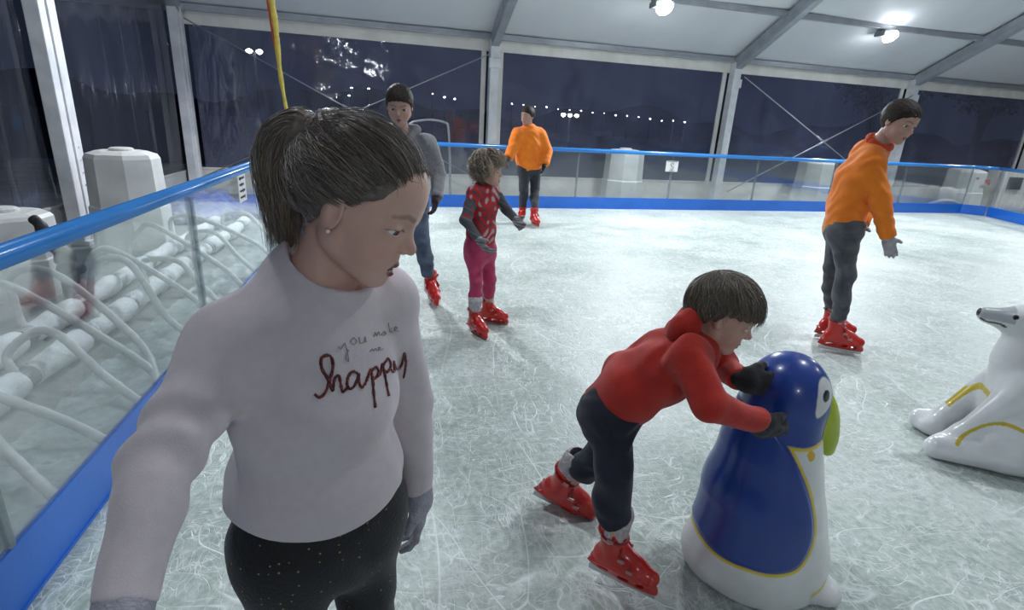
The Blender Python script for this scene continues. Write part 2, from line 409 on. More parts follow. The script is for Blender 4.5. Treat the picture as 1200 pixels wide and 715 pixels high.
M_ground = mat('frosty_ground', (.24, .26, .26), .8, col2=(.14, .15, .155), nscale=3, bump=.5, bscale=40)
M_dark = mat('dark_asphalt', (.02, .02, .022), .9)
M_pvc = mat('white_tent_canvas', (.72, .73, .76), .55, col2=(.66, .67, .71), nscale=.9, bump=.25, bscale=2.2, stretch=(1, .4, 1))
M_skirt = mat('off_white_canvas', (.86, .83, .78), .6, col2=(.74, .71, .66), nscale=3, bump=.2, bscale=5)
M_lskirt = mat('grey_canvas', (.42, .42, .43), .6, col2=(.34, .34, .35), nscale=3, bump=.2, bscale=5)
M_alu = mat('grey_aluminium', (.42, .44, .48), .42, .35, col2=(.34, .36, .40), nscale=4)
M_post = mat('pale_post', (.80, .80, .82), .45, .05, col2=(.66, .67, .70), nscale=5)
M_blue = mat('blue_plastic', (.018, .16, .66), .32, col2=(.014, .135, .58), nscale=2.5, bump=.1, bscale=30, coat=.2)
M_rail = mat('blue_rail_plastic', (.035, .24, .68), .22, col2=(.03, .22, .62), nscale=3, coat=.4)
M_acr = clear_mat('clear_acrylic', (.93, .95, .95), .035, (.75, .80, .82), .05, .32, 3.0, .05, low_haze=.08, scr=.22)
M_film = clear_mat('clear_film', (.86, .88, .95), .22, (.42, .46, .80), .05, .85, 3.2, 1.1, stretch=(1, 1, .35))
M_film2 = clear_mat('clear_film_rippled', (.86, .88, .95), .07, (.42, .47, .66), .12, .6, 2.4, .7, stretch=(1, 2.2, .25))
M_cable = mat('steel_cable', (.5, .52, .55), .4, .6)
M_frost = mat('frosted_pipe', (.80, .82, .84), .85, col2=(.66, .69, .72), nscale=14, bump=.8, bscale=60)
M_hose = mat('milky_hose', (.52, .54, .55), .45, col2=(.42, .44, .46), nscale=20, bump=.3, bscale=90)
M_black = mat('black_rubber', (.015, .015, .018), .6)
M_tub = mat('white_tub_plastic', (.70, .70, .68), .5, col2=(.58, .58, .57), nscale=4, bump=.15, bscale=12)
M_tarp = mat('blue_grey_tarp', (.10, .12, .34), .5, col2=(.30, .32, .44), nscale=9, bump=.8, bscale=14)
M_lampbody = mat('lamp_casing', (.25, .26, .28), .5, .4)
M_glow = emit('lamp_glow', (.90, .96, 1.0), 80)
M_paper = mat('white_paper', (.85, .85, .84), .6, col2=(.8, .8, .8))
M_ink = mat('dark_ink', (.03, .03, .05), .6)
M_steel = mat('skate_steel', (.6, .62, .65), .3, .9)

# tent frame of reference: u along the far wall, v outwards, z up
_ex = nrm([1, .07, 0]); _ey = nrm([-.07, 1, 0]); _T0 = np.array([0, 11.0, 0])
def T(p): return tuple(_T0 + _ex * p[0] + _ey * p[1] + np.array([0, 0, p[2]]))
EAVE, SLOPE, RIDGE = 2.95, .51, -10.0
def roof_z_uv(v): return EAVE - SLOPE * v if v > RIDGE else EAVE - SLOPE * RIDGE - SLOPE * (RIDGE - v)
def roof_z(x, y):
    v = float((np.array([x, y, 0]) - _T0) @ _ey); return roof_z_uv(min(v, 0))
UL, UR = -3.55, 27.0
POSTS_U = [1.78, 7.02, 11.9, 16.35, 21.2]

# ground and ice
KX = -1.15          # inner face of the left kerb
def FARY(x): return 9.60 + .07 * x
RX = 12.55
outline = [(KX, -6), (KX, FARY(KX) - .5), (KX + .5, FARY(KX + .5)), (12.9, FARY(12.9)), (13.25, FARY(13.2) - .35), (RX, 8.3), (RX, -6)]
b = MB(); b.add([(x, y, 0) for x, y in outline], [tuple(range(len(outline) - 1, -1, -1))]); o = b.build('floor', M_ice); struct(o)
b = MB(); b.add([(-9, -12, -.03), (30, -12, -.03), (30, 16, -.03), (-9, 16, -.03)], [(0, 1, 2, 3)]); struct(b.build('floor_surround', M_ground))
b = MB(); b.add([(-120, -120, -.06), (160, -120, -.06), (160, 160, -.06), (-120, 160, -.06)], [(0, 1, 2, 3)]); struct(b.build('ground', M_dark))

# roof canvas: one sheet per bay slope, thick, gently sagging between rafters
def roof():
    us = [-6.0, -3.45] + POSTS_U + [UR]; b = MB()
    for side in (0, 1):
        for i in range(len(us) - 1):
            nu, nv = 10, 14; u0, u1 = us[i], us[i + 1]; V = []
            for a in range(nu + 1):
                for c in range(nv + 1):
                    u = u0 + (u1 - u0) * a / nu; v = -10.0 * c / nv - 10.0 * side + (.12 if (side == 0 and c == 0) else 0)
                    sag = .05 * math.sin(math.pi * a / nu) * math.sin(math.pi * ((c / nv * 3.57 + (.0 if side == 0 else .5)) % 1))
                    V.append(T((u, v, roof_z_uv(v) - sag)))
            F = [(a * (nv + 1) + c, (a + 1) * (nv + 1) + c, (a + 1) * (nv + 1) + c + 1, a * (nv + 1) + c + 1) for a in range(nu) for c in range(nv)]
            b.add(V, F)
    o = b.build('ceiling', M_pvc, smooth=True); struct(o)
roof()
n_trim = [0]
def trim(b, m, smooth=False):
    n_trim[0] += 1; return struct(b.build('trim_%d' % n_trim[0], m, smooth=smooth))
def beam(p, q, w, d, m, up=(0, 0, 1), off=0.0):
    p = np.array(p); q = np.array(q); t = nrm(q - p); s = nrm(np.cross(t, up)); n = np.cross(s, t); L = np.linalg.norm(q - p)
    b = MB(); b.box((-w / 2, 0, -d / 2 + off), (w / 2, L, d / 2 + off), M=lambda v: tuple(p + s * v[0] + t * v[1] + n * v[2]), bev=.012)
    # slotted profile: a shallow groove strip each side
    for sx in (-1, 1): b.box((sx * w / 2 - .008, .02, -d * .12 + off), (sx * w / 2 + .008, L - .02, d * .12 + off), M=lambda v: tuple(p + s * v[0] + t * v[1] + n * v[2]))
    return b
for u in [-3.42] + POSTS_U:
    trim(beam(T((u, -.12, EAVE - .12)), T((u, RIDGE, roof_z_uv(RIDGE) - .15)), .15, .22, M_alu), M_alu)
    trim(beam(T((u, RIDGE, roof_z_uv(RIDGE) - .15)), T((u, -19.9, roof_z_uv(-19.9) - .15)), .15, .22, M_alu), M_alu)
for v in (-.12, -1.45, -4.2, -7.0, -9.95, -13., -16., -19.8):
    trim(beam(T((-3.5, v, roof_z_uv(v) - .07)), T((UR - .1, v, roof_z_uv(v) - .07)), .09, .10, M_alu), M_alu)
# posts of the far wall
for u in POSTS_U:
    b = MB(); b.box((u - .085, -.24, -.03), (u + .085, -.06, EAVE - .05), M=T, bev=.012)
    b.box((u - .11, -.27, EAVE - .55), (u + .11, -.25 + .03, EAVE - .38), M=T, bev=.01)
    b.box((u - .14, -.30, -.03), (u + .14, -.02, .02), M=T, bev=.006); trim(b, M_post)
# corner post and gable posts of the left wall
for (y, x) in ((10.45, -3.42), (6.75, -3.42), (3.5, -3.42), (-.1, -3.42), (-3.6, -3.42)):
    zt = roof_z(x, y) - .15
    b = MB(); b.box((x - .04, y - .15, -.03), (x + .10, y + .15, zt), bev=.012)
    b.box((x + .10, y - .025, 0.0), (x + .115, y + .025, zt - .05)); b.box((x - .06, y - .16, -.03), (x + .14, y + .16, .02), bev=.006)
    for k in range(4): b.lathe([(.012, 0), (.012, .012)], (0, 0, 0), 8, M=lambda v, k=k: (x + .10 + v[2], y + .07 + v[0] , .6 + .13 * k + v[1]))
    trim(b, M_post)
# far wall: skirt, eave valance, weld strips beside the posts
b = MB()
b.box((UL, -.03, -.03), (UR, .0, .415), M=T); b.box((UL, -.05, 2.70), (UR, -.01, EAVE + .04), M=T)
b.box((UL, -.055, 2.70), (UR, -.045, 2.72), M=T); b.box((UL, -.04, .40), (UR, .008, .43), M=T)
for u in POSTS_U:
    for s in (-1, 1): b.box((u + s * .165 - .045, -.035, .40), (u + s * .165 + .045, .005, 2.72), M=T)
struct(b.build('wall_far', M_skirt))
nw = [0]
def window(b, m):
    nw[0] += 1; return struct(b.build('window_%d' % nw[0], m))
us = [-3.45] + POSTS_U + [UR]
for i in range(len(us) - 1):
    b = MB(); nx, nz = 30, 16; V = []
    for a in range(nx + 1):
        for c in range(nz + 1):
            u = us[i] + .13 + (us[i + 1] - us[i] - .26) * a / nx; z = .41 + 2.31 * c / nz
            V.append(T((u, -.018 + .010 * math.sin(a * .9 + i) * math.sin(math.pi * c / nz) + .006 * math.sin(c * 1.3 + a * .5), z)))
    b.add(V, [(a * (nz + 1) + c, (a + 1) * (nz + 1) + c, (a + 1) * (nz + 1) + c + 1, a * (nz + 1) + c + 1) for a in range(nx) for c in range(nz)])
    o = window(b, M_film); o.data.polygons.foreach_set('use_smooth', [True] * len(o.data.polygons))
# left gable wall
b = MB(); b.box((-3.53, -9, -.03), (-3.50, 10.75, .40)); b.box((-3.53, -9, .385), (-3.49, 10.75, .41))
struct(b.build('wall_left', M_lskirt))
ys = [10.45, 6.75, 3.5, -.1, -3.6, -9.0]
for i in range(len(ys) - 1):
    y1, y0 = ys[i] - .10, ys[i + 1] + .10; b = MB(); ny, nz = 24, 20; V = []
    for a in range(ny + 1):
        y = y0 + (y1 - y0) * a / ny; zt = roof_z(-3.5, y) - .05
        for c in range(nz + 1):
            z = .40 + (zt - .40) * c / nz
            V.append((-3.51 + .03 * math.sin(a * 1.7 + i * 2) * math.sin(math.pi * c / nz) ** .5 + .008 * math.sin(a * 3.1), y, z))
    b.add(V, [(a * (nz + 1) + c, (a + 1) * (nz + 1) + c, (a + 1) * (nz + 1) + c + 1, a * (nz + 1) + c + 1) for a in range(ny) for c in range(nz)])
    o = window(b, M_film2); o.data.polygons.foreach_set('use_smooth', [True] * len(o.data.polygons))
# rear and right closing walls (white canvas)
b = MB(); b.add([T((-6, -20, -.03)), T((UR, -20, -.03)), T((UR, -20, EAVE)), T((-6, -20, EAVE))], [(0, 1, 2, 3)]); struct(b.build('wall_rear', M_pvc))
b = MB(); b.add([T((UR, 0, -.03)), T((UR, 0, EAVE)), T((UR, -10, roof_z_uv(-10))), T((UR, -20, EAVE)), T((UR, -20, -.03))], [(0, 1, 2, 3, 4)]); struct(b.build('wall_right', M_skirt))
# bracing wires (crossed in two bays)
def wire(p, q):
    b = MB(); b.tube([T(p), T(q)], .012, 6)
    m = (np.array(p) + np.array(q)) / 2; d = nrm(np.array(q) - np.array(p)); b.tube([T(m - d * .15), T(m + d * .15)], .024, 8); trim(b, M_cable, True)
wire((7.15, -.30, 2.62), (11.75, -.30, .30)); wire((7.2, -.33, .25), (11.75, -.33, 2.55))
wire((1.65, -.30, 2.62), (-3.3, -.30, .30)); wire((1.65, -.33, .30), (-3.3, -.33, 2.75))

# barriers: kickboard, clear panels, posts, round top rail
def barrier(name, pts, label, joints, blue_top=True):
    root = empty(name, (pts[0][0], pts[0][1], 0), label, 'barrier')
    P2 = [np.array([x, y, 0.]) for x, y in pts]
    k = MB(); gl = []; 
    for i in range(len(P2) - 1):
        a, c = P2[i], P2[i + 1]; t = nrm(c - a); n = np.array([t[1], -t[0], 0]); L = np.linalg.norm(c - a)
        # n points to the ice (rink lies to the right of the walking direction)
        Mx = lambda v, a=a, t=t, n=n: tuple(a + t * v[0] - n * v[1] + np.array([0, 0, v[2]]))
        k.box((-.01, 0, -.02), (L + .01, .022, .215), M=Mx, bev=.004); k.box((-.01, -.006, .0), (L + .01, .0, .012), M=Mx)
        nseg = max(1, int(round(L / joints)))
        for s in range(nseg):
            g = MB(); g.box((L * s / nseg + .008, .006, .20), (L * (s + 1) / nseg - .008, .014, 1.04), M=Mx, bev=.002); gl.append(g)
            p_ = MB(); x0 = L * s / nseg; p_.box((x0 - .014, .018, -.03), (x0 + .014, .040, 1.03), M=Mx, bev=.004); p_.box((x0 - .012, -.002, .22), (x0 + .012, .018, 1.0), M=Mx); gl.append((p_,))
    k.build('kickboard', M_blue, root)
    for g in gl:
        if isinstance(g, tuple): g[0].build('post', M_postclear, root)
        else: g.build('panel', M_acr, root)
    path = []
    for i, p in enumerate(P2):
        if 0 < i < len(P2) - 1:
            d0 = nrm(P2[i - 1] - p); d1 = nrm(P2[i + 1] - p); r = .12
            for t in np.linspace(0, 1, 5): path.append((1 - t) ** 2 * (p + d0 * r) + 2 * t * (1 - t) * p + t * t * (p + d1 * r))
        else: path.append(p)
    t0 = nrm(P2[1] - P2[0]); off = np.array([-t0[1], t0[0], 0]) * 0
    rl = MB(); rl.tube([p + off + [0, 0, 1.055] for p in path], .036, 16); rl.build('top_rail', M_rail, root, smooth=True)
    return root
M_postclear = clear_mat('clear_post', (.80, .84, .86), .30, (.55, .58, .60), .1, .5, 3.0, .05)
lb = barrier('rink_barrier', [(KX, -4.0), (KX, FARY(KX) - .5), (KX + .5, FARY(KX + .5))],
        'low clear rink barrier with blue rail running along the left edge beside the pipes', 1.9)
fb = barrier('rink_barrier', [(KX + .52, FARY(KX + .52)), (12.9, FARY(12.9)), (13.22, FARY(13.2) - .33)],
        'clear rink barrier with thin blue rail across the far side behind the skaters', 2.0)
rb = barrier('rink_barrier', [(13.24, FARY(13.2) - .36), (RX, 8.3), (RX, -5.8)],
        'short stretch of clear rink barrier with blue rail turning at the far right corner', 2.0)

# floodlight bodies
for i, (lx, ly, lz, w) in enumerate(FLOODS):
    lab = ['floodlight out of sight above the left rink corner', 'bright white floodlight under the tent roof at the top centre of the view',
           'bright white floodlight under the roof between the two rightmost visible rafters', 'floodlight at the far right end of the eaves'][i] if i < 4 else None
    if i in (1, 2):
        r = empty('floodlight', (lx, ly, lz), lab, 'floodlight', 'floodlights under the tent roof')
        b = MB(); b.box((lx - .17, ly - .13, lz - .06), (lx + .17, ly + .13, lz + .03), bev=.015)
        for k in range(-4, 5): b.box((lx + k * .035 - .004, ly - .11, lz + .03), (lx + k * .035 + .004, ly + .11, lz + .07))
        b.build('casing', M_lampbody, r)
        b = MB(); zt = roof_z(lx, ly) - .1; b.tube([(lx - .19, ly, lz - .02), (lx - .19, ly, lz + .10), (lx + .19, ly, lz + .10), (lx + .19, ly, lz - .02)], .010, 6)
        b.tube([(lx, ly, lz + .10), (lx, ly, zt)], .014, 8); b.build('bracket', M_lampbody, r)
        b = MB(); ca_, sa_ = math.cos(.7), math.sin(.7); b.lathe([(.001, -.04), (.08, -.03), (.135, 0), (.135, .02)], (0, 0, 0), 24, M=lambda v: (lx + v[0], ly - .12 + v[1] * ca_ + v[2] * sa_, lz - .075 + v[2] * ca_ - v[1] * sa_)); b.build('lens', M_glow, r, smooth=True)

# ballast tubs: eight-sided, bevelled lid
def tub(x, y, r, h, label, c=None):
    t = empty('ballast_tub', (x, y, -.03), label, 'ballast tub', 'white ballast tubs around the tent')
    b = MB(); b.lathe([(r * .96, 0), (r * 1.0, .05), (r * .98, h * .45), (r * .94, h * .47), (r * .90, h * .93), (r * .84, h * .97), (r * .60, h)], (x, y, -.03), 8, poly=True)
    b.build('body', M_tub, t)
    b = MB(); b.lathe([(r * .30, 0), (r * .30, .02), (r * .25, .03)], (x, y, h - .03), 16); b.build('lid', M_tub, t)
    return t
tub(-2.78, 6.5, .37, 1.03, 'large white eight-sided ballast tub behind the left barrier')
tub(-3.02, 4.95, .34, .66, 'low pale ballast tub behind the left rail, beside the black valve')
q = T((4.45, -.62, 0)); tub(q[0], q[1], .42, 1.10, 'white ballast tub with yellowish top behind the far barrier near its middle')
q = T((9.20, -.62, 0)); tub(q[0], q[1], .43, 1.06, 'white ballast tub behind the far barrier, left of the man in orange fleece')
M_redmark = mat('faded_red_print', (.45, .12, .10), .6)
q = T((13.75, -.62, 0)); tub_r = tub(q[0], q[1], .46, 1.00, 'red-marked white ballast tub at the far right corner')
for (du, z, r) in ((-.22, .78, .05), (.13, .72, .09), (.2, .66, .05)):
    b = MB(); b.add([T((13.75 + du + r * math.cos(t) * (1 + .2 * math.sin(3 * t)), -1.062, z + r * .6 * math.sin(t))) for t in np.linspace(0, 2 * math.pi, 14, endpoint=False)], [tuple(range(14))]); b.build('print', M_redmark, tub_r)

# frosted header pipes and looping hoses along the left side
b = MB()
def pipe(x, label, y0=1.2, y1=7.7, seed=1):
    rr = random.Random(seed); t = empty('header_pipe', (x, y0, 0), label, 'pipe', 'frosted header pipes')
    b = MB(); ys_ = np.arange(y0, y1, .04); rad = []
    for i, y in enumerate(ys_):
        ph = ((y - y0) % .62); rad.append(.072 + .008 * math.sin(y * 9 + seed) + (-.032 if ph < .10 else 0) + rr.uniform(-.003, .003))
    b.tube([(x + .01 * math.sin(y * 2), y, .055) for y in ys_], rad, 16); b.build('frosted_wall', M_frost, t, smooth=True)
    for y in np.arange(y0 + .05, y1, .62):
        c = MB(); c.lathe([(.050, -.05), (.058, -.05), (.058, .05), (.050, .05)], (0, 0, 0), 16, M=lambda v, y=y: (x + v[0], y + v[2], .055 + v[1])); c.build('collar', M_lampbody, t)
pipe(-1.98, 'frosted white pipe lying nearer to the left barrier', seed=1); pipe(-2.32, 'frosted white pipe lying further from the left barrier', seed=2)
ORD = 'first second third fourth fifth sixth seventh eighth ninth tenth eleventh twelfth thirteenth fourteenth fifteenth sixteenth'.split()
hose_specs = [(-1.98, 2.35, .30, 2.0, .35), (-2.30, 2.55, .42, 2.4, .45), (-1.98, 3.05, .33, 2.75, .5), (-2.32, 3.35, .50, 3.0, .2), (-2.32, 3.75, .46, 2.9, .1), (-1.98, 3.9, .5, 3.6, .3),
              (-2.30, 4.5, .42, 3.9, .4), (-1.98, 4.7, .30, 4.2, .2), (-2.32, 5.3, .45, 4.7, .5), (-1.98, 5.7, .32, 5.2, .3), (-2.32, 6.3, .36, 5.8, .2), (-1.98, 6.9, .3, 6.3, .3)]
for i, (x, y, hz, ye, lean) in enumerate(hose_specs):
    p = bez([(x, y, .10), (x - .05, y + .05, .20), (x - .10 + lean * .3, y + .12, hz * .9), (x + .25, y - .02, hz), (-1.50, (y + ye) / 2, .16), (-1.25, ye, .035), (-1.18, ye - .05, .02)], 60)
    b = MB(); b.tube(p, [.021 + .0025 * ((k % 2)) for k in range(len(p))], 10)
    o = b.build('hose', M_hose, loc=(x, y, 0), smooth=True)
    tag(o, 'milky plastic hose arching over the frosted pipes, %s from the near end' % ORD[i], 'hose', 'milky hoses beside the left barrier')
# valve clump, black, at the far pipe
cl = union([cone((-2.60, 4.9, .10), (-2.50, 4.65, .34), .05, .07), cone((-2.5, 4.65, .34), (-2.62, 4.62, .62), .05, .04), ell((-2.42, 4.55, .28), (.10, .08, .05)), cone((-2.45, 4.5, .25), (-2.34, 4.3, .08), .03, .03)], .03)
tag(solid('valve', disp(cl, wrinkle(.008, 60)), .012, M_black, loc=(-2.5, 4.7, 0)), 'black rubber valve clump with hanging strap beside the frosted pipes', 'valve')
# bunched tarp
tp = union([ell((-2.75, 8.6, .02), (.55, .8, .22)), ell((-2.0, 8.9, .0), (.55, .55, .17)), ell((-1.55, 8.6, 0), (.3, .4, .14))], .1)
o = solid('tarpaulin', disp(disp(tp, wrinkle(.035, 16, (1, .4, .2)), .04), wrinkle(.015, 40, (.4, 1, 0), 2), .03), .025, M_tarp, loc=(-2.4, 8.7, 0))
tag(o, 'crumpled blue-grey tarpaulin heaped at the far left corner', 'tarpaulin')
# frosty foil sheet covering the ground by the kerb
nx, ny = 16, 130; V = []
for a in range(nx + 1):
    for c in range(ny + 1):
        x = -1.75 + .56 * a / nx; y = .5 + 8.0 * c / ny
        V.append((x, y, -.01 + .018 * math.sin(x * 37 + 3 * math.sin(y * 5)) * math.sin(y * 17 + 2 * math.sin(x * 9)) + .012 * math.sin(y * 41)))
M_foil = mat('frosted_sheet', (.34, .41, .41), .35, col2=(.22, .27, .28), nscale=9, bump=.6, bscale=30)
o = mk('ground_sheet', V, [(a * (ny + 1) + c, (a + 1) * (ny + 1) + c, (a + 1) * (ny + 1) + c + 1, a * (ny + 1) + c + 1) for a in range(nx) for c in range(ny)], M_foil, loc=(-1.5, 4, 0))
tag(o, 'crumpled frosty pale sheet on the ground between left barrier and pipes', 'ground sheet')

# signs taped to the clear panels
def glyph_S(b, M, w=.007):
    pts = [(.035, .045), (.0, .06), (-.035, .04), (-.02, .01), (.02, -.01), (.035, -.035), (0, -.06), (-.035, -.045)]
    b.tube([M((p[0], -.006, p[1])) for p in bez(pts, 28)], w, 6, flat=.4)
SX = 5.15; SY = FARY(SX) - .012
t = empty('notice', (SX, SY, .75), 'small white square notice with a dark figure taped to the far barrier', 'notice')
Ms = lambda v: tuple(np.array([SX, SY, .83]) + _ex * v[0] + _ey * v[1] + np.array([0, 0, v[2]]))
b = MB(); b.box((-.13, -.003, -.10), (.13, .003, .10), M=Ms); b.build('sheet', M_paper, t)
b = MB(); glyph_S(b, Ms); b.build('print', M_ink, t)
b = MB(); b.box((-.11, -.006, .082), (.11, -.003, .09), M=Ms); b.build('print_line', M_ink, t); b = MB(); b.box((-.05, -.006, -.085), (.06, -.003, -.078), M=Ms); b.build('print_line', M_ink, t)
t = empty('notice', (KX + .016, 4.43, .82), 'narrow upright white notice with dark print taped to the left barrier', 'notice')
Ms = lambda v: (KX + .016 - v[1] * 1, 4.43 + v[0], .93 + v[2])
b = MB(); b.box((-.10, -.003, -.10), (.10, .003, .10), M=Ms); b.build('sheet', M_paper, t)
for k in range(4):
    b = MB(); z = .07 - .045 * k; b.box((-.07, -.006, z - .006), (.06 - .02 * (k % 2), -.003, z + .008), M=Ms)
    b.box((-.05 + .03 * k, -.006, z - .012), (-.04 + .03 * k, -.003, z + .012), M=Ms); b.build('print', M_ink, t)

# furled flag on a thin pole strapped to the left barrier
fp = PXL(341, 130, KX); fy = fp[1]
t = empty('flag', (KX - .05, fy, 0), 'furled yellow flag with a red edge on a thin pole by the left barrier', 'flag')
M_yel = mat('yellow_cloth', (.72, .56, .10), .7, col2=(.55, .42, .08), nscale=20, bump=.4, bscale=50); M_redc = mat('red_cloth', (.55, .07, .03), .7)
b = MB(); b.tube([(KX - .03, fy, 0), (KX - .05, fy, 1.5), (KX - .17, fy, 3.4)], .012, 10); b.build('pole', M_alu, t, smooth=True)
zs = np.linspace(1.35, 3.35, 50)
b = MB(); b.tube([(KX - .05 - .063 * (z - 1.5) + .008 * math.sin(z * 6), fy - .01, z) for z in zs], [.020 + .040 * ((z - 1.35) / 2.0) ** .8 + .004 * math.sin(z * 22) for z in zs], 12, flat=.7); b.build('flag_cloth', M_yel, t, smooth=True)
b = MB(); b.tube([(KX - .070 - .063 * (z - 1.5) - .010 * (z - 1.35), fy - .02, z) for z in zs[18:]], [.008 + .008 * (z - 1.9) for z in zs[18:]], 8); b.build('flag_edge', M_redc, t, smooth=True)

# bent steel rail standing behind the far barrier
b = MB(); q = [(.32, -.55, 1.40), (.55, -.55, 1.43), (.80, -.55, 1.40), (.88, -.55, 1.30), (.92, -.55, .7), (.94, -.55, 0)]
b.tube([T(p) for p in bez(q, 30)], .022, 8); b.tube([T(p) for p in bez([(.32, -.55, 1.40), (.22, -.55, 1.36), (.18, -.55, 1.2), (.16, -.55, 0)], 16)], .022, 8)
tag(b.build('handrail', M_cable, loc=T((.6, -.55, 0)), smooth=True), 'bent grey metal handrail standing behind the far barrier near the grey-hooded man', 'handrail')

# ribbed heater unit and padded roll in the far right corner
t = empty('heater_unit', (15.6, 11.2, 0), 'ribbed beige heater unit with dark square vent at the far right', 'heater')
b = MB(); b.box((14.9, 11.3, -.03), (18.4, 11.75, .98), bev=.03)
for k in range(26): b.box((14.98 + .13 * k, 11.275, .05), (15.02 + .13 * k, 11.31, .93), bev=.006)
b.build('casing', M_skirt, t)
b = MB(); b.box((15.05, 11.25, .52), (15.45, 11.30, .82), bev=.01)
for k in range(5): b.box((15.07, 11.235, .55 + .055 * k), (15.43, 11.26, .57 + .055 * k))
b.build('vent', M_black, t)
rl = cone((13.75, 7.6, .22), (14.3, 9.9, .22), .26, .24)
tag(solid('padded_roll', disp(rl, wrinkle(.02, 14, (.2, 1, .3))), .04, M_skirt, loc=(14.1, 9.5, 0)), 'fat white padded roll lying behind the far right corner', 'roll')
b = MB(); b.tube([T(p) for p in bez([(11.95, -1.15, .05), (12.2, -1.15, .17), (12.6, -1.15, .24), (12.95, -1.15, .20), (13.2, -1.15, .05)], 30)], .05, 12)
tag(b.build('duct', M_hose, loc=T((12.6, -1.15, 0)), smooth=True), 'low arched grey duct behind the far right kerb', 'duct')

# outside: street lamps, trees, low building
M_lampw = emit('street_lamp_glow', (.85, .92, 1.0), 40); M_lampy = emit('warm_lamp_glow', (1.0, .8, .5), 14)
def street_lamp(px, py, y, r, label, warm=False, heads=1, grp=None):
    q = P(px, py, y); r = r * (.7 if y < 60 else 1.15); t = empty('street_lamp', (q[0], q[1], -.06), label, 'street lamp', grp)
    b = MB(); b.tube([(q[0], q[1], -.06), (q[0], q[1], q[2])], [.06, .035], 8); b.build('pole', M_dark, t, smooth=True)
    for k in range(heads):
        dx = (k - (heads - 1) / 2) * r * 3.0
        b = MB(); b.lathe([(r * .2, r * .6), (r * .8, r * .35), (r, 0), (r * .7, -r * .5), (r * .1, -r * .8)][::-1], (q[0] + dx, q[1], q[2]), 12); b.build('lamp_head', M_lampy if warm else M_lampw, t, smooth=True)
street_lamp(298, 60, 24, .17, 'bright double-headed street lamp seen through the film left of the furled flag', heads=2)
street_lamp(668, 135, 34, .20, 'three-headed street lamp outside, right of the far orange-jacketed man', heads=3)
for k, (px, py, w_) in enumerate(((409, 112, 0), (412, 103, 0), (432, 104, 0), (507, 110, 1), (521, 114, 0), (533, 116, 0))):
    street_lamp(px, py, 38, .08, 'small distant street lamp outside the far windows near the grey-hooded man, %s from the left' % ORD[k], bool(w_), grp='small distant street lamps')
for k in range(16):
    px = 600 + k * 13.5; street_lamp(px, 122 + k * 1.45 + rnd.uniform(-1, 1), 70, .05 if k % 3 else .08, 'tiny lamp in the row of lights along the distant shore, %s from the left' % ORD[k], grp='row of shore lamps')
M_hill = mat('dark_bank', (.035, .04, .05), .9)
V = []; n = 80
for i in range(n + 1):
    x = -60 + 190 * i / n; h_ = 3.0 + 1.2 * math.sin(i * .35) + .6 * math.sin(i * 1.1)
    V += [(x, 80, -.06), (x, 84, h_), (x, 96, -.06)]
mk('terrain_far', V, [(3 * i + a, 3 * i + 3 + a, 3 * i + 4 + a, 3 * i + 1 + a) for i in range(n) for a in (0, 1)], M_hill)['kind'] = 'structure'
M_leaf = mat('night_foliage', (.06, .08, .05), .8, col2=(.03, .04, .03), nscale=6); M_bark = mat('bark', (.12, .10, .08), .9, bump=.5, bscale=20)
def tree(u, v, hgt, label, seed):
    q = T((u, v, -.06)); rr = random.Random(seed); t = empty('tree', q, label, 'tree', None); q = np.array(q)
    tr = union([cone(q, q + [0, 0, hgt * .5], .16, .11)] + [cone(q + [0, 0, hgt * .42], q + [rr.uniform(-1, 1), rr.uniform(-.7, .7), hgt * .75], .09, .03) for _ in range(5)], .06)
    solid('trunk', tr, .05, M_bark, t)
    N_ = 2600; rs = np.random.RandomState(seed); c = rs.normal(size=(N_, 3)); c /= np.linalg.norm(c, axis=1)[:, None]
    c = c * (rs.rand(N_, 1) ** .4) * [1.5, 1.3, hgt * .30] + q + [0, 0, hgt * .78]
    a = rs.normal(size=(N_, 3)); a /= np.linalg.norm(a, axis=1)[:, None]; b_ = np.cross(a, rs.normal(size=(N_, 3))); b_ /= np.linalg.norm(b_, axis=1)[:, None]
    V = np.concatenate([c - a * .09, c + b_ * .05, c + a * .09, c - b_ * .05]); F = np.stack([np.arange(N_), np.arange(N_) + N_, np.arange(N_) + 2 * N_, np.arange(N_) + 3 * N_], 1)
    mk('foliage', V, F, M_leaf, t, smooth=False)
tree(13.9, 2.4, 4.6, 'small leafy tree outside the window right of the man in orange fleece', 3)
tree(18.8, 3.0, 5.0, 'leafy tree outside at the far right end of the tent', 4)
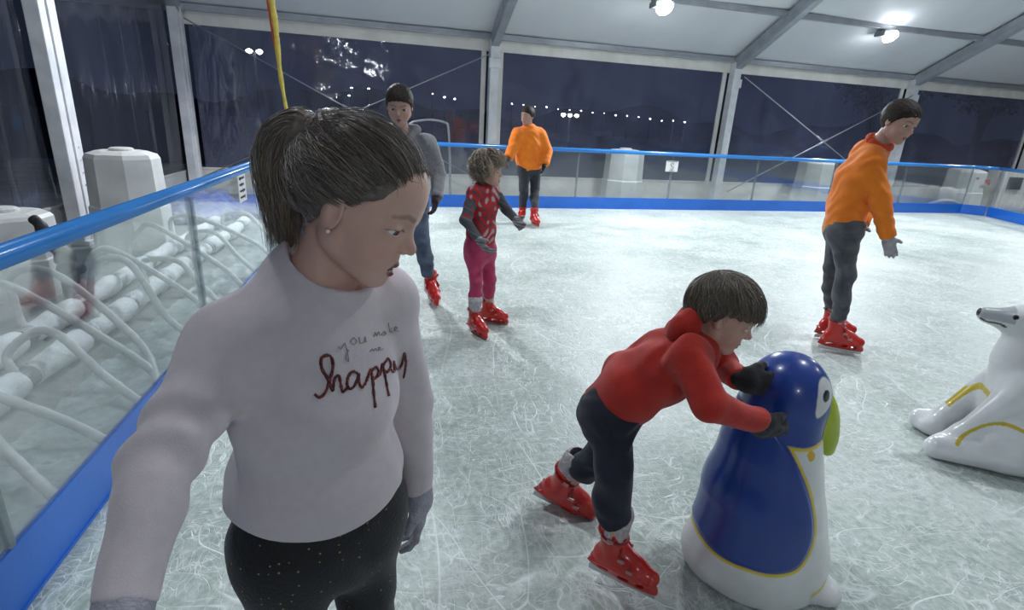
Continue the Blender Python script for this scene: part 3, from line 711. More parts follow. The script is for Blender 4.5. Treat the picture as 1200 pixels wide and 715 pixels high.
# ================================================================== people: builders
A3 = lambda *v: np.array(v, float)
def head_frame(phi, pit, rol):
    """columns: to the person's right, forwards, up; phi turns the face from the camera side (-Y) towards +X"""
    f = A3(math.sin(phi) * math.cos(pit), -math.cos(phi) * math.cos(pit), -math.sin(pit)); s = nrm(np.cross(f, [0, 0, 1.0])); u = np.cross(s, f)
    return np.stack([s * math.cos(rol) + u * math.sin(rol), f, u * math.cos(rol) - s * math.sin(rol)], 1)
class Head:
    def __init__(s, o, phi, pit, rol, H, mouth=0.0, nose=1.0, jaw=1.0, eye=1.0, lids=1.0):
        s.o = np.asarray(o, float); s.R = head_frame(phi, pit, rol); s.H = H; s.mouth = mouth; s.nose = nose; s.jaw = jaw; s.eye = eye; s.lids = lids
    def loc(s, p): return (p - s.o) @ s.R / s.H
    def w(s, q): return s.o + s.R @ (np.asarray(q, float) * s.H)
    def ws(s, q): return s.o + (np.asarray(q, float) * s.H) @ s.R.T
    def wrap(s, f, m=1.3):
        def g(p): return f(s.loc(p)) * s.H
        c = s.w((0, 0, .5)); g.bb = (c - m * .62 * s.H, c + m * .62 * s.H); return g
    def lips(s):
        o = s.mouth
        L = [cone((-.085, .340, .196), (-.02, .396, .215), .010, .020), cone((.085, .340, .196), (.02, .396, .215), .010, .020), cone((-.02, .396, .215), (.02, .396, .215), .019, .019)]
        D = [cone((-.078, .338, .182 - o), (0, .384, .162 - o), .012, .025), cone((.078, .338, .182 - o), (0, .384, .162 - o), .012, .025)]
        return union(L + D, .010)
    def face(s):
        n = s.nose; j = s.jaw
        fs = [ell((0, -.06, .60), (.345, .44, .40)), (ell((0, .09, .40), (.275 * j, .30, .37)), .10), (ball((0, .15, .70), .235), .12),
              (cone((-.21 * j, -.02, .24), (-.06, .265, .075), .10, .085), .09), (cone((.21 * j, -.02, .24), (.06, .265, .075), .10, .085), .09),
              (ball((0, .300, .075), .078), .06), (ell((-.15, .20, .30), (.13, .13, .14)), .08), (ell((.15, .20, .30), (.13, .13, .14)), .08),
              (ell((0, .275, .22), (.13, .125, .12)), .06),
              (cone((-.06, .345, .575), (-.19, .285, .570), .036, .032), .06), (cone((.06, .345, .575), (.19, .285, .570), .036, .032), .06),
              (cone((0, .355, .50), (0, .420 + .03 * n, .385), .026, .036), .05), (ball((0, .422 + .035 * n, .365), .038), .03),
              (ell((-.045, .405, .345), (.028, .038, .026)), .02), (ell((.045, .405, .345), (.028, .038, .026)), .02)]
        f = union(fs)
        for sx in (-1, 1):
            f = sub(f, ell((sx * .160, .405, .498), (.085, .070, .050)), .05)
            lid = sub(ell((sx * .158, .280, .490), (.092, .090, .080)), ell((sx * .170, .365, .483), (.084, .095, .027 * s.lids)), .008)
            f = union([f, (lid, .018)])
            ear = sub(ell((sx * .350, -.045, .455), (.040, .085, .132), R=_rot_z(-sx * .35)), ell((sx * .394, -.015, .470), (.030, .052, .092)), .02)
            f = union([f, (ear, .03)])
            f = sub(f, ell((sx * .028, .43, .322), (.013, .020, .010)), .008)
        f = union([f, (s.lips(), .014)])
        f = sub(f, ell((0, .385, .188 - s.mouth * .5), (.064, .075, .006 + s.mouth * .75)), .008)
        f = sub(f, ell((0, .42, .262), (.012, .02, .03)), .01)
        return s.wrap(f)
    def paint(s, V, skin, lip, brow=(.10, .07, .05), lash=True):
        q = s.loc(V); C = np.tile(np.array(skin, float), (len(V), 1))
        def mixc(c, w): return C * (1 - w[:, None]) + np.array(c) * w[:, None]
        ch = np.exp(-(((q - [0, .27, .30]) * [0, 1, 1]) ** 2).sum(1) / .010) * np.exp(-((np.abs(q[:, 0]) - .17) / .09) ** 2)
        C = mixc(np.array(skin) * [1.05, .74, .74], np.clip(ch * .55, 0, 1) * (q[:, 1] > 0))
        nose = np.exp(-((q - [0, .46, .365]) ** 2).sum(1) / .004); C = mixc(np.array(skin) * [1.04, .80, .80], nose * .4)
        d = s.lips()(q); C = mixc(lip, np.clip((.010 - d) / .008, 0, 1) * (q[:, 1] > .3))
        inside = (np.abs(q[:, 2] - (.188 - s.mouth * .5)) < .008 + s.mouth * .6) & (np.abs(q[:, 0]) < .06) & (q[:, 1] > .22) & (q[:, 1] < .392)
        C[inside] = (.05, .02, .02)
        for sx in (-1, 1):
            b = union([cone((sx * .070, .40, .585), (sx * .15, .375, .610), .012, .011), cone((sx * .15, .375, .610), (sx * .230, .30, .585), .011, .005)], 0)(q)
            C = mixc(brow, np.clip((.016 - b) / .016, 0, 1) * .62)
            if lash:
                e = ell((sx * .170, .365, .483), (.088, .14, .031 * s.lids))(q); band = np.clip(1 - np.abs(e) / .008, 0, 1) * (q[:, 1] > .24) * (q[:, 2] > .483)
                C = mixc((.03, .02, .02), band)
        return C
def _rot_z(a): return np.array([[math.cos(a), -math.sin(a), 0], [math.sin(a), math.cos(a), 0], [0, 0, 1]])

M_skin = mat('skin', (1, 1, 1), .48, attr=True, col2=(.95, .92, .92), nscale=30, bump=.06, bscale=240, sss=.12, spec=.4)
M_eye = mat('eyeball', (1, 1, 1), .12, attr=True, col2=(.98, .97, .97), spec=.6)
M_strand = mat('hair_strands', (1, 1, 1), .40, attr=True, col2=(.92, .92, .92), nscale=30, spec=.6, sheen=.7, shr=.25)
def cloth(name, c, bump=.25, bscale=160, rough=.85, c2=None, nscale=25, **k): return mat(name, c, rough, col2=c2, nscale=nscale, bump=bump, bscale=bscale, sheen=.15, **k)
M_red = mat('red_skate_plastic', (.62, .018, .010), .28, col2=(.50, .013, .008), nscale=9, coat=.35)
M_redd = mat('dark_red_strap', (.34, .010, .008), .35, coat=.2)
M_liner = mat('pale_fleece_liner', (.62, .58, .58), .95, col2=(.42, .38, .40), nscale=40, bump=1.0, bscale=90)
M_buckle = mat('pale_buckle', (.50, .26, .24), .35, .2)

def eyes(hd, root, iris, gaze=(0, 1, -.1), h=.0012):
    for sx in (-1, 1):
        c = hd.w((sx * .158, .280, .488)); r = .080 * hd.H; g = nrm(hd.R @ nrm(gaze))
        b = bmesh.new(); bmesh.ops.create_uvsphere(b, u_segments=40, v_segments=28, radius=1.0); V = np.array([v.co[:] for v in b.verts]); F = [tuple(v.index for v in f.verts) for f in b.faces]; b.free()
        z = nrm(g); x = nrm(np.cross(z, [0.1, 0, 1])); y = np.cross(z, x); W = c + r * (V[:, :1] * x + V[:, 1:2] * y + V[:, 2:] * z)
        a = V[:, 2]; C = np.tile([.78, .75, .73], (len(V), 1)); C[a > .83] = iris; C[a > .955] = (.01, .01, .01); C[(a > .80) & (a <= .83)] = np.array(iris) * .5
        mk('eye', W, F, M_eye, root, None, True, C)

def hand(wr, d, n, s, k, curl=(.5, .5, .55, .6), thumb=(.75, .6, .25), r=1.0, spread=.07):
    """five fingers: wr wrist, d along the hand, n the side the fingers close to, s the thumb side, k hand size (1 = adult)"""
    wr = np.asarray(wr, float); d = nrm(d); n = nrm(np.asarray(n) - d * (np.asarray(n) @ d)); s = nrm(np.cross(d, n)) * (1 if np.cross(d, n) @ np.asarray(s) > 0 else -1)
    R = np.stack([s, d, n], 1)
    fs = [(ell(wr + d * .050 * k, np.array([.044, .060, .0185 * r]) * k, R), .01), (cone(wr - d * .015 * k, wr + d * .02 * k, .027 * k, .030 * k), .02)]
    off = [.030, .0105, -.010, -.029]; ln = [.043, .048, .044, .034]
    for i in range(4):
        b = wr + k * (d * (.090 - .004 * abs(i - 1)) + s * off[i]); a = curl[i] * .55; dirn = d + s * spread * (off[i] / .03); p = b; rad = .0098 * r * k
        for j, f in enumerate((1.0, .62, .50)):
            L = ln[i] * f * k; v = nrm(dirn) * math.cos(a) + n * math.sin(a); q = p + v * L
            fs.append((cone(p, q, rad, rad * .90), .006 if j else .010)); p = q; rad *= .90; a += curl[i]
    p = wr + k * (d * .022 + s * .028); v = nrm(s * thumb[0] + d * thumb[1] + n * thumb[2]); q = p + v * .042 * k
    fs.append((cone(p, q, .0145 * k * r, .0115 * k * r), .014)); v2 = nrm(v + d * .45 + n * .35); fs.append((cone(q, q + v2 * .030 * k, .0112 * k * r, .0095 * k * r), .006))
    return union(fs)

def skate(root, an, fwd, up, k, h=.004, liner=True, label=None, bend=None):
    """moulded rental skate: shell, flared holder with openings, straps, fleece cuff, steel blade"""
    fwd = nrm(fwd); up = nrm(np.asarray(up, float) - fwd * (np.asarray(up, float) @ fwd)); s = np.cross(fwd, up); R = np.stack([s, fwd, up], 1)
    W = lambda q: an + R @ (np.array(q, float) * k)
    def LF(f, m):
        def g(p): return f((p - an) @ R / k) * k
        c = W((0, .03, -.02)); g.bb = (c - m * k, c + m * k); return g
    sh = union([cone((0, -.022, .115), (0, -.012, .0), .056, .052), (cone((0, -.045, -.040), (0, .10, -.045), .048, .044), .03), (cone((0, .10, -.045), (0, .165, -.055), .044, .036), .03), (cone((0, .0, .02), (0, .09, -.025), .046, .038), .03)])
    sh = cut(sh, (0, -.02, .125), (0, -.12, 1), .006)
    sh = sub(sh, cone((0, -.022, .20), (0, -.02, .085), .043, .040), .006)
    hold = sect([(0, .055, -.052), (0, .050, -.085), (0, .045, -.128)], [(1, 0, 0)] * 3, [.046, .034, .014], [.125, .150, .165], .02)
    hold = cut(cut(hold, (0, 0, -.128), (0, 0, -1), .004), (0, 0, -.04), (0, 0, 1))
    for y0 in (-.035, .060, .130): hold = sub(hold, rbox((0, y0, -.094), (.08, .026 if y0 < .1 else .018, .011), R=_rot_x(.25), rd=.008), .006)
    ridge = union([rbox((0, .01, -.056), (.056, .13, .006), rd=.005)], 0)
    f = union([sh, (hold, .012), (cut(union([rbox((0, .055, -.066), (.043, .150, .008), rd=.006)]), (0, .18, -.06), (0, 1, .5), .02), .012)])
    # raised panel lines
    V, F = surface(LF(f, .24), h); o = mk('skate', V, F, M_red, root)
    if label: o['label'] = label
    b = MB(); b.box((-.0018, -.105, -.152), (.0018, .195, -.122), M=lambda v: tuple(W(v)), bev=.0008); b.build('blade', M_steel, o)
    b = MB()
    def strap(y, z, tilt, rx, rz):
        pts = [W((rx * math.cos(t), y + tilt * math.sin(t) * rz + (0), z + rz * math.sin(t))) for t in np.linspace(-.5, math.pi + .5, 22)]
        b.tube(pts, .0085 * k, 8, flat=.55)
    strap(.085, -.035, -.2, .048, .050); strap(.045, .005, -.35, .052, .052)
    ring = [W((.060 * math.cos(t), -.018 + .060 * math.sin(t), .085 - .012 * math.sin(t))) for t in np.linspace(0, 2 * math.pi, 26)]; b.tube(ring, .009 * k, 8, flat=.6)
    b.build('strap', M_redd, o, smooth=True)
    for (x, y, z) in ((.054, .085, -.030), (.058, .045, .010), (.064, -.01, .088)):
        for sx in (1, -1): b = MB(); b.box((sx * x - .004, y - .014, z - .008), (sx * x + .004, y + .014, z + .008), M=lambda v: tuple(W(v)), bev=.002); b.build('buckle', M_buckle, o)
    if liner:
        lf = sub(cone((0, -.016, .085), (0, -.012, .180), .054, .066), cone((0, -.012, .21), (0, -.012, .16), .046, .040), .006)
        lf = disp(LF(lf, .22), wrinkle(.004, 110 , (1, .3, .2)), .01); V, F = surface(lf, h); mk('liner_cuff', V, F, M_liner, o)
    return o
def _rot_x(a): return np.array([[1, 0, 0], [0, math.cos(a), -math.sin(a)], [0, math.sin(a), math.cos(a)]])

def axes_for(bb, h, hbb, hh):
    ax = []
    for i in range(3):
        lo, hi = bb[0][i] - 3 * h, bb[1][i] + 3 * h; a0, a1 = max(lo, hbb[0][i]), min(hi, hbb[1][i])
        ax.append(np.concatenate([np.arange(lo, a0, h), np.arange(a0, a1, hh), np.arange(a1, hi + h, h)]))
    return ax

def limbs(J, k, legs=True, arms=True, torso=True, g=0.0, belly=1.0, depth=1.0, ak=1.0, tk=1.0, flare=0.0):
    sp = J['hipR'] - J['hipL']; ss = J['shR'] - J['shL']; wid = np.linalg.norm(ss) / 2; hw = np.linalg.norm(sp) / 2
    fs = []
    if torso:
        pel = (J['hipR'] + J['hipL']) / 2; mid = (J['shR'] + J['shL']) / 2; neck = J['neck']; up = nrm(mid - pel)
        che = J.get('che', pel + (mid - pel) * .70); wai = J.get('wai', pel + (mid - pel) * .33)
        fs.append((sect([pel - up * .02 * k, wai, che, mid + up * .005 * k], [sp, sp * .6 + ss * .4, ss, ss], [hw + .075 * k, (hw + .055 * k) * belly, wid * .98, wid * .92], [.115 * k * depth, .105 * k * belly * depth, .115 * k * depth, .075 * k * depth], .05 * k), .04 * k))
        fs.append((cone(J['shR'], J['shL'], .058 * k, .058 * k), .07 * k)); fs.append((cone(mid, neck, .075 * k, .062 * k), .06 * k))
    if arms:
        for c in 'RL': fs += [(cone(J['sh' + c], J['el' + c], .056 * k * ak, .044 * k * ak), .035 * k), (cone(J['el' + c], J['wr' + c], .044 * k * ak, .030 * k * ak), .012 * k)]
    if legs:
        for c in 'RL':
            hp, kn, an = J['hip' + c], J['kn' + c], J['an' + c]; bk = J['back'] if 'back' in J else A3(0, 0, 0)
            if flare: fs.append((cone(kn, an + (kn - an) * .1, max(.060 * tk, flare) * k, flare * k), .03 * k))
            fs += [(cone(hp, kn, .092 * k * tk, .060 * k * tk), .04 * k), (cone(kn, kn + (an - kn) * .35 + bk * .012, .058 * k * tk, .058 * k * tk), .03 * k), (cone(kn + (an - kn) * .35 + bk * .012, an, .058 * k * tk, .040 * k), .03 * k)]
        pel = (J['hipR'] + J['hipL']) / 2; fs.append((cone(J['hipR'], J['hipL'], .098 * k, .098 * k), .05 * k))
    return fs

def make_body(name, label, J, hd, k, skin, lip, h, hh, brow=(.10, .07, .05), hands=(), neck_r=.052, group=None, **lk):
    fs = limbs(J, k, **lk)
    fs.append((cone(J['neck'] - .02 * k * nrm(hd.w((0, -.1, .3)) - J['neck']), hd.w((0, -.13, .22)), neck_r * k * 1.1, neck_r * k), .05 * k))
    for c in 'RL':
        an = J['an' + c]; t = nrm(J['toe' + c]); fs.append((cone(an - t * .02 * k - A3(0, 0, .03 * k), an + t * .12 * k - A3(0, 0, .045 * k), .034 * k, .026 * k), .03 * k))
        v = nrm(J['wr' + c] - J['el' + c]); fs.append((cone(J['wr' + c], J['wr' + c] + v * .018 * k, .024 * k, .02 * k), .01 * k))
    body = infl(union(fs), -.007 * k if k < 2 else 0)
    face = hd.face()
    def f(p):
        return smin(body(p), face(p), .012)
    f.bb = (np.minimum(body.bb[0], face.bb[0]), np.maximum(body.bb[1], face.bb[1]))
    c = hd.w((0, .05, .45)); m = .60 * hd.H
    V, F = surface(f, h, axes=axes_for(f.bb, h, (c - m, c + m), hh))
    base = A3((J['anR'][0] + J['anL'][0]) / 2, (J['anR'][1] + J['anL'][1]) / 2, 0)
    C = hd.paint(V, skin, lip, brow)
    o = mk(name, V, F, M_skin, None, base, True, C); tag(o, label, 'person', group); return o, union(fs)

def garment(name, f, m, root, h, label=None, paint=None):
    V, F = surface(f, h); o = mk(name, V, F, m, root, None, True, None if paint is None else paint(V))
    if label: o['label'] = label
    return o

def strands(hd, paths, r, name, m, root, n=4, taper=True, cols=None):
    Vs = []; Fs = []; cnt = 0; Cs = []; rc = np.random.RandomState(len(paths))
    for p in paths:
        W = hd.ws(p); k = len(W); T_ = np.gradient(W, axis=0); T_ /= np.linalg.norm(T_, axis=1)[:, None] + 1e-9
        a = nrm(np.cross(T_[0], [.3, .2, 1.0])); V = np.empty((k, n, 3))
        for i in range(k):
            a = nrm(a - T_[i] * (a @ T_[i])); b = np.cross(T_[i], a); t = i / (k - 1); rr = r * (1 - .85 * t ** 3 if taper else 1) * (.35 + .65 * min(1, t * 8))
            for j in range(n): V[i, j] = W[i] + rr * (math.cos(2 * math.pi * j / n) * a + math.sin(2 * math.pi * j / n) * b)
        if cols is not None:
            w = rc.rand() ** 1.6; Cs.append(np.tile(np.array(cols[0]) * (1 - w) + np.array(cols[1]) * w, (k * n, 1)))
        Vs.append(V.reshape(-1, 3)); i_, j_ = np.meshgrid(np.arange(k - 1), np.arange(n), indexing='ij'); i_ = i_.ravel(); j_ = j_.ravel(); j2 = (j_ + 1) % n
        Fs.append(np.stack([i_ * n + j_, i_ * n + j2, (i_ + 1) * n + j2, (i_ + 1) * n + j_], 1) + cnt); cnt += k * n
    return mk(name, np.concatenate(Vs), np.concatenate(Fs), M_strand if cols is not None else m, root, None, True, np.concatenate(Cs) if cols is not None else None)
def hair_cap(hd, thick, front=(.37, .84), temple=(.07, .44), nape=(-.34, .10), extra=(), bumpf=None, shift=0.0, ear=None):
    f = union([ell((0, -.07 - shift * thick, .615), (.345 + thick, .44 + thick * 1.15, .405 + thick))] + list(extra), .06)
    ear = ear or (temple[0] - .10, temple[1] - .12)
    ys_ = [-.7, nape[0], ear[0], temple[0], front[0], front[0] + .12]; zs_ = [nape[1] - .02, nape[1], ear[1], temple[1], front[1], front[1] + .06]
    g0 = f
    def f(p): return smax(g0(p), (np.interp(p[:, 1], ys_, zs_) - p[:, 2]) * .75, .025)
    f.bb = g0.bb
    if bumpf: f = disp(f, bumpf)
    return hd.wrap(f, 1.7)
def dirs_to(hd_c, p): return nrm(np.asarray(p) - hd_c)
def cap_path(a, b, n, rad, rs, wav=.01, cen=(0, -.07, .60), sc=(.345, .44, .40)):
    """path over the skull from direction a to direction b"""
    cen = np.array(cen); sc = np.array(sc); ua = nrm((np.array(a) - cen) / sc); ub = nrm((np.array(b) - cen) / sc); out = []
    om = math.acos(np.clip(ua @ ub, -1, 1)) + 1e-6; ph = rs.rand() * 6.28; ph2 = rs.rand() * 6.28; side = nrm(np.cross(ua, ub))
    for t in np.linspace(0, 1, n):
        u = (math.sin((1 - t) * om) * ua + math.sin(t * om) * ub) / math.sin(om)
        u = nrm(u + side * wav * math.sin(ph + t * 7) * math.sin(math.pi * t)); r = rad(t) if callable(rad) else rad
        out.append(cen + u * (sc * (1.0) + r + .012 * math.sin(ph2 + 5 * t)))
    return np.array(out)
# ================================================================== the sculpted skating aids
M_peng = mat('glossy_painted_shell', (1, 1, 1), .30, attr=True, col2=(.90, .90, .90), nscale=12, bump=.06, bscale=30, coat=.3)
M_blackgloss = mat('glossy_black_paint', (.012, .012, .015), .25, coat=.3)
def poly_sd(P2, poly):
    d = np.full(len(P2), 1e9); ins = np.zeros(len(P2), bool); n = len(poly)
    for i in range(n):
        a = np.array(poly[i]); b = np.array(poly[(i + 1) % n]); e = b - a; w = P2 - a; t = np.clip((w @ e) / (e @ e), 0, 1); q = w - t[:, None] * e
        d = np.minimum(d, np.sqrt((q * q).sum(1))); c = (a[1] > P2[:, 1]) != (b[1] > P2[:, 1])
        with np.errstate(divide='ignore', invalid='ignore'): xx = (b[0] - a[0]) * (P2[:, 1] - a[1]) / (b[1] - a[1] + 1e-12) + a[0]
        ins ^= c & (P2[:, 0] < xx)
    return np.where(ins, -d, d)
def smoothpoly(pts, n=120):
    p = list(pts) + [pts[0]]; return bez(p, n)[:-1]
PB = A3(1.264, 1.375, 0); PF = nrm([.98, -.20, 0]); PSC = A3(.94, .93, 1.035); PS = np.cross(PF, [0, 0, 1.0]); PR = np.stack([PS, PF, A3(0, 0, 1)], 1)
PK = 1.0
def _lean(q):
    q = q.copy(); q[:, 1] += np.interp(q[:, 2], [0, .12, .30, .48, .60, .70, .90], [0, 0, .030, .070, .100, .118, .120]); return q
def penguin():
    body = sect([(0, .0, .03), (0, -.005, .12), (0, .005, .30), (0, .035, .48), (0, .062, .60), (0, .085, .70)], [(1, 0, 0)] * 6,
                [.205, .212, .195, .155, .122, .124], [.235, .242, .205, .160, .126, .130], .06)
    body = union([body, (ell((0, .090, .700), (.125, .132, .128)), .03), (ell((0, -.225, .075), (.12, .06, .07)), .05)])
    body = cut(body, (0, 0, 0), (0, 0, -1), .02)
    # cape: raised back and wings, edge rolled
    cape2d = smoothpoly([(.005, .615), (.030, .580), (.065, .50), (.098, .40), (.098, .30), (.060, .215), (.0, .178), (-.12, .165), (-.26, .185), (-.34, .40), (-.25, .70), (-.08, .72)])
    def g(p):
        d = body(p); e = poly_sd(p[:, 1:3], cape2d); m = np.clip(-e / .018, 0, 1); return d - .007 * m * m * (3 - 2 * m) * (p[:, 2] < .66)
    g.bb = (A3(-.27, -.32, 0), A3(.27, .32, .86))
    beak = union([ell((0, .205, .640), (.060, .062, .085)), (ell((0, .232, .575), (.045, .045, .085)), .03), (ball((0, .236, .505), .018), .03)])
    feet = union([ell((sx * .10, .205, .022), (.085, .075, .040)) for sx in (-1, 1)], .02)
    full = union([g, (feet, .03)]); full = cut(full, (0, 0, 0), (0, 0, -1), .008); full.bb = (A3(-.28, -.33, -.01), A3(.28, .33, .87))
    def paint(q):
        blue, yel, wht, blk = A3(.012, .050, .30), A3(.80, .60, .03), A3(.80, .81, .80), A3(.012, .012, .015)
        C = np.tile(wht, (len(q), 1))
        e = poly_sd(q[:, 1:3], cape2d); headf = smoothpoly([(-.15, .60), (.02, .588), (.09, .582), (.150, .588), (.195, .60), (.30, .66), (.25, .90), (.0, .92), (-.2, .80)]); eh = poly_sd(q[:, 1:3], headf)
        e2 = np.minimum(e, eh); w_ = np.clip((.0135 - e2) / .004, 0, 1)[:, None]; C = C * (1 - w_) + yel * w_; w_ = np.clip((.002 - e2) / .004, 0, 1)[:, None]; C = C * (1 - w_) + blue * w_
        # eye: white almond, black pupil
        ax = np.abs(q[:, 0]); ey = smoothpoly([(.118, .735), (.128, .782), (.158, .790), (.190, .760), (.188, .715), (.160, .690), (.125, .680)]); ee = poly_sd(q[:, 1:3], ey)
        w_ = (np.clip((.002 - ee) / .004, 0, 1) * (ax > .02))[:, None]; C = C * (1 - w_) + wht * w_
        # chest spot and foot lines
        ds = np.hypot(q[:, 1] - .108, q[:, 2] - .555); C[(ds < .017) & (ax > .03) & (e > .0)] = A3(.78, .47, .02)
        lf = poly_sd(q[:, 1:3], [(.12, .062), (.16, .062), (.215, .088), (.215, .100), (.16, .078), (.12, .076)]); C[(lf < .004) & (ax > .05)] = yel
        dp = np.hypot(q[:, 1] - .158, q[:, 2] - .742); C[(dp < .017) & (ax > .02)] = blk
        return C
    full0 = full; full = lambda p: full0(_lean(p)); full.bb = (A3(-.28, -.40, -.01), A3(.28, .33, .87))
    beak0 = beak; beak = lambda p: beak0(_lean(p)); beak.bb = (beak0.bb[0] - A3(0, .14, 0), beak0.bb[1])
    V, F = surface(full, .0038); W = PB + (V * PSC) @ PR.T
    o = mk('penguin_figure', W, F, M_peng, None, PB, True, paint(_lean(V)))
    tag(o, 'large blue and white penguin skating aid with yellow outline, pushed by the boy', 'skating aid', 'animal shaped skating aids')
    V, F = surface(beak, .004); mk('beak', PB + (V * PSC) @ PR.T, F, mat('lime_paint', (.50, .62, .03), .3, col2=(.44, .55, .02), nscale=10, coat=.3), o)
    return lambda p: full((p - PB) @ PR / PSC) * .93
peng_sd = penguin()
def on_penguin(px, py, off=0.0):
    d = nrm(_ray(px, py)); t = 1.0
    for _ in range(200):
        v = float(peng_sd((CAM_C + d * t)[None])[0]) - off
        if v < .0005: break
        t += v * .7
    return CAM_C + d * t

def bear():
    B0 = A3(3.06, 1.84, 0); BF = nrm([-.82, .57, 0]); BS = np.cross(BF, [0, 0, 1.0]); R = np.stack([BS, BF, A3(0, 0, 1)], 1)
    # local: x = bear's right, y forward, z up
    fs = [sect([(0, -.05, .12), (0, -.04, .25), (0, .02, .42), (0, .085, .55), (0, .115, .66)], [(1, 0, 0)] * 5, [.20, .20, .155, .105, .085], [.22, .21, .165, .115, .085], .08),
          (ell((0, .135, .735), (.088, .095, .078)), .05), (cone((0, .19, .735), (0, .305, .745), .055, .030), .04), (cone((0, .19, .715), (0, .29, .725), .040, .022), .03)]
    for sx in (-1, 1):
        fs += [(ell((sx * .070, .085, .805), (.026, .018, .030)), .015),
               (cone((sx * .115, .09, .44), (sx * .120, .265, .14), .070, .048), .05), (cone((sx * .110, .265, .14), (sx * .10, .31, .075), .048, .048), .03), (ell((sx * .10, .320, .050), (.056, .070, .050)), .02),
               (ell((sx * .150, .03, .15), (.095, .20, .15)), .025), (cone((sx * .155, .10, .09), (sx * .160, .36, .055), .085, .058), .03)]
    f = union(fs); f = cut(f, (0, 0, 0), (0, 0, -1), .015)
    cr = union([cone((sx * .30, .27, .10), (sx * .27, .13, .265), .018, .02) for sx in (-1, 1)], 0)
    f.bb = (A3(-.32, -.32, 0), A3(.32, .48, .87))
    def paint(q):
        C = np.tile(A3(.80, .81, .82), (len(q), 1)); ax = np.abs(q[:, 0]); p2 = q[:, 1:3]
        def stroke(pts, w):
            pl = bez(pts, 40); d = np.full(len(q), 1e9)
            for i in range(len(pl) - 1):
                a, b = pl[i], pl[i + 1]; e = b - a; t = np.clip(((p2 - a) @ e) / (e @ e + 1e-12), 0, 1); d = np.minimum(d, np.hypot(*(p2 - a - t[:, None] * e).T))
            return d < w
        yel = A3(.62, .47, .03)
        C[stroke([(.300, .115), (.265, .175), (.20, .245), (.12, .265), (.02, .235), (-.05, .185)], .0075) & (ax > .08)] = yel
        C[stroke([(.285, .20), (.245, .275), (.19, .36)], .0085) & (q[:, 0] > .04) ] = yel
        C[stroke([(.285, .20), (.245, .275), (.19, .36)], .0085) & (ax < .09)] = yel
        C[(np.hypot(q[:, 1] - .055, q[:, 2] - .785) < .016) & (ax > .06)] = A3(.7, .6, .1)
        m = stroke([(.318, .722), (.29, .712), (.25, .714), (.225, .705)], .0045) & (ax > .006); C[m] = A3(.03, .03, .03)
        C[np.linalg.norm(q - [0, .340, .752], axis=1) < .024] = A3(.01, .01, .01)
        for sx in (-1, 1): C[np.linalg.norm(q - [sx * .062, .205, .762], axis=1) < .012] = A3(.01, .01, .01)
        g_ = (q[:, 1] > .20) & (q[:, 2] > .725); C[g_ & (C[:, 0] > .7)] = A3(.50, .52, .54)
        return C
    V, F = surface(f, .0045); o = mk('polar_bear_figure', B0 + V @ R.T, F, M_peng, None, B0, True, paint(V))
    tag(o, 'white sitting polar bear skating aid with yellow limb lines at the right edge', 'skating aid', 'animal shaped skating aids')
bear()

# ================================================================== people
SKIN_A, LIP_A = (.66, .42, .345), (.26, .075, .09)
# ---- 1. the girl in front
gh = Head(A3(-.094, .848, 1.296), 1.215, .43, .05, .210, mouth=.020, nose=.70, jaw=.96, lids=.62)
J = dict(shR=P(268, 406, .80), elR=P(186, 545, .665), wrR=P(147, 703, .55), shL=P(448, 352, .925), elL=P(482, 470, 1.03), wrL=P(490, 572, 1.02),
         hipR=A3(-.215, .875, .76), hipL=A3(-.085, .955, .76), knR=A3(-.215, .83, .43), knL=A3(-.075, .94, .43), anR=A3(-.225, .90, .14), anL=A3(-.06, 1.04, .14),
         toeR=A3(.25, -1, 0), toeL=A3(.5, -1, 0), back=A3(-.4, .9, 0))
J['neck'] = (J['shR'] + J['shL']) / 2 * .55 + .45 * gh.w((0, -.13, .2)) + A3(0, 0, -.01)
J['che'] = (J['shR'] + J['shL']) / 2 * .72 + .28 * (J['hipR'] + J['hipL']) / 2 + A3(.004, -.02, 0)
J['wai'] = (J['shR'] + J['shL']) / 2 * .35 + .65 * (J['hipR'] + J['hipL']) / 2 + A3(.0, -.015, 0)
K = .86
girl, gbody = make_body('person', 'girl in pale lilac sweater with happy lettering and ponytail, closest to the camera', J, gh, K, SKIN_A, LIP_A, .0065, .0021, brow=(.20, .14, .10), neck_r=.050)
eyes(gh, girl, (.05, .06, .06), (.10, 1, -.28))
# sweater
sw = union(limbs(J, K, legs=False, arms=False, depth=1.02, belly=1.0)); arms_f = infl(union(limbs(J, K, legs=False, torso=False)), .007)
hem = (J['hipR'] + J['hipL']) / 2
sw = union([sw, (sect([hem + A3(0, -.01, .02), hem + A3(0, -.01, .12)], [J['hipR'] - J['hipL']] * 2, [.152, .146], [.115, .113]), .05)])
sw = infl(sw, .007)
hemn = nrm(A3(-.05, .12, -1))
nk = gh.w((0, -.08, .02))
hole = union([cone(J['neck'] + A3(.012, .0, .010), gh.w((0, -.06, .22)), .056, .080)], .02)
def hemcut(p):
    # shirt-tail hem: lower at front and back, curving up at the sides
    s_ = nrm(J['hipR'] - J['hipL']); u = (p - hem) @ s_; return -(p[:, 2] - (hem[2] + .075 + 1.3 * u * u))
base_sw = union([sw, (cone((J['shR'] + J['shL']) / 2, J['neck'] + A3(-.012, .012, .022), .078, .062), .05)])
def sw_f(p):
    d = smin(smax(base_sw(p), hemcut(p), .010), arms_f(p), .035 * K); d = smax(d, -hole(p), .008)
    hv = hole(p); d = d - .0022 * np.clip(1 - np.abs(hv - .007) / .006, 0, 1) ** .5
    for c in 'RL':
        wr, el = J['wr' + c], J['el' + c]; n = nrm(wr - el)
        near = np.linalg.norm(p - wr, axis=1) < .12; dd = smax(d, (p - wr) @ n - .004, .004); d = np.where(near, dd, d)
    return d
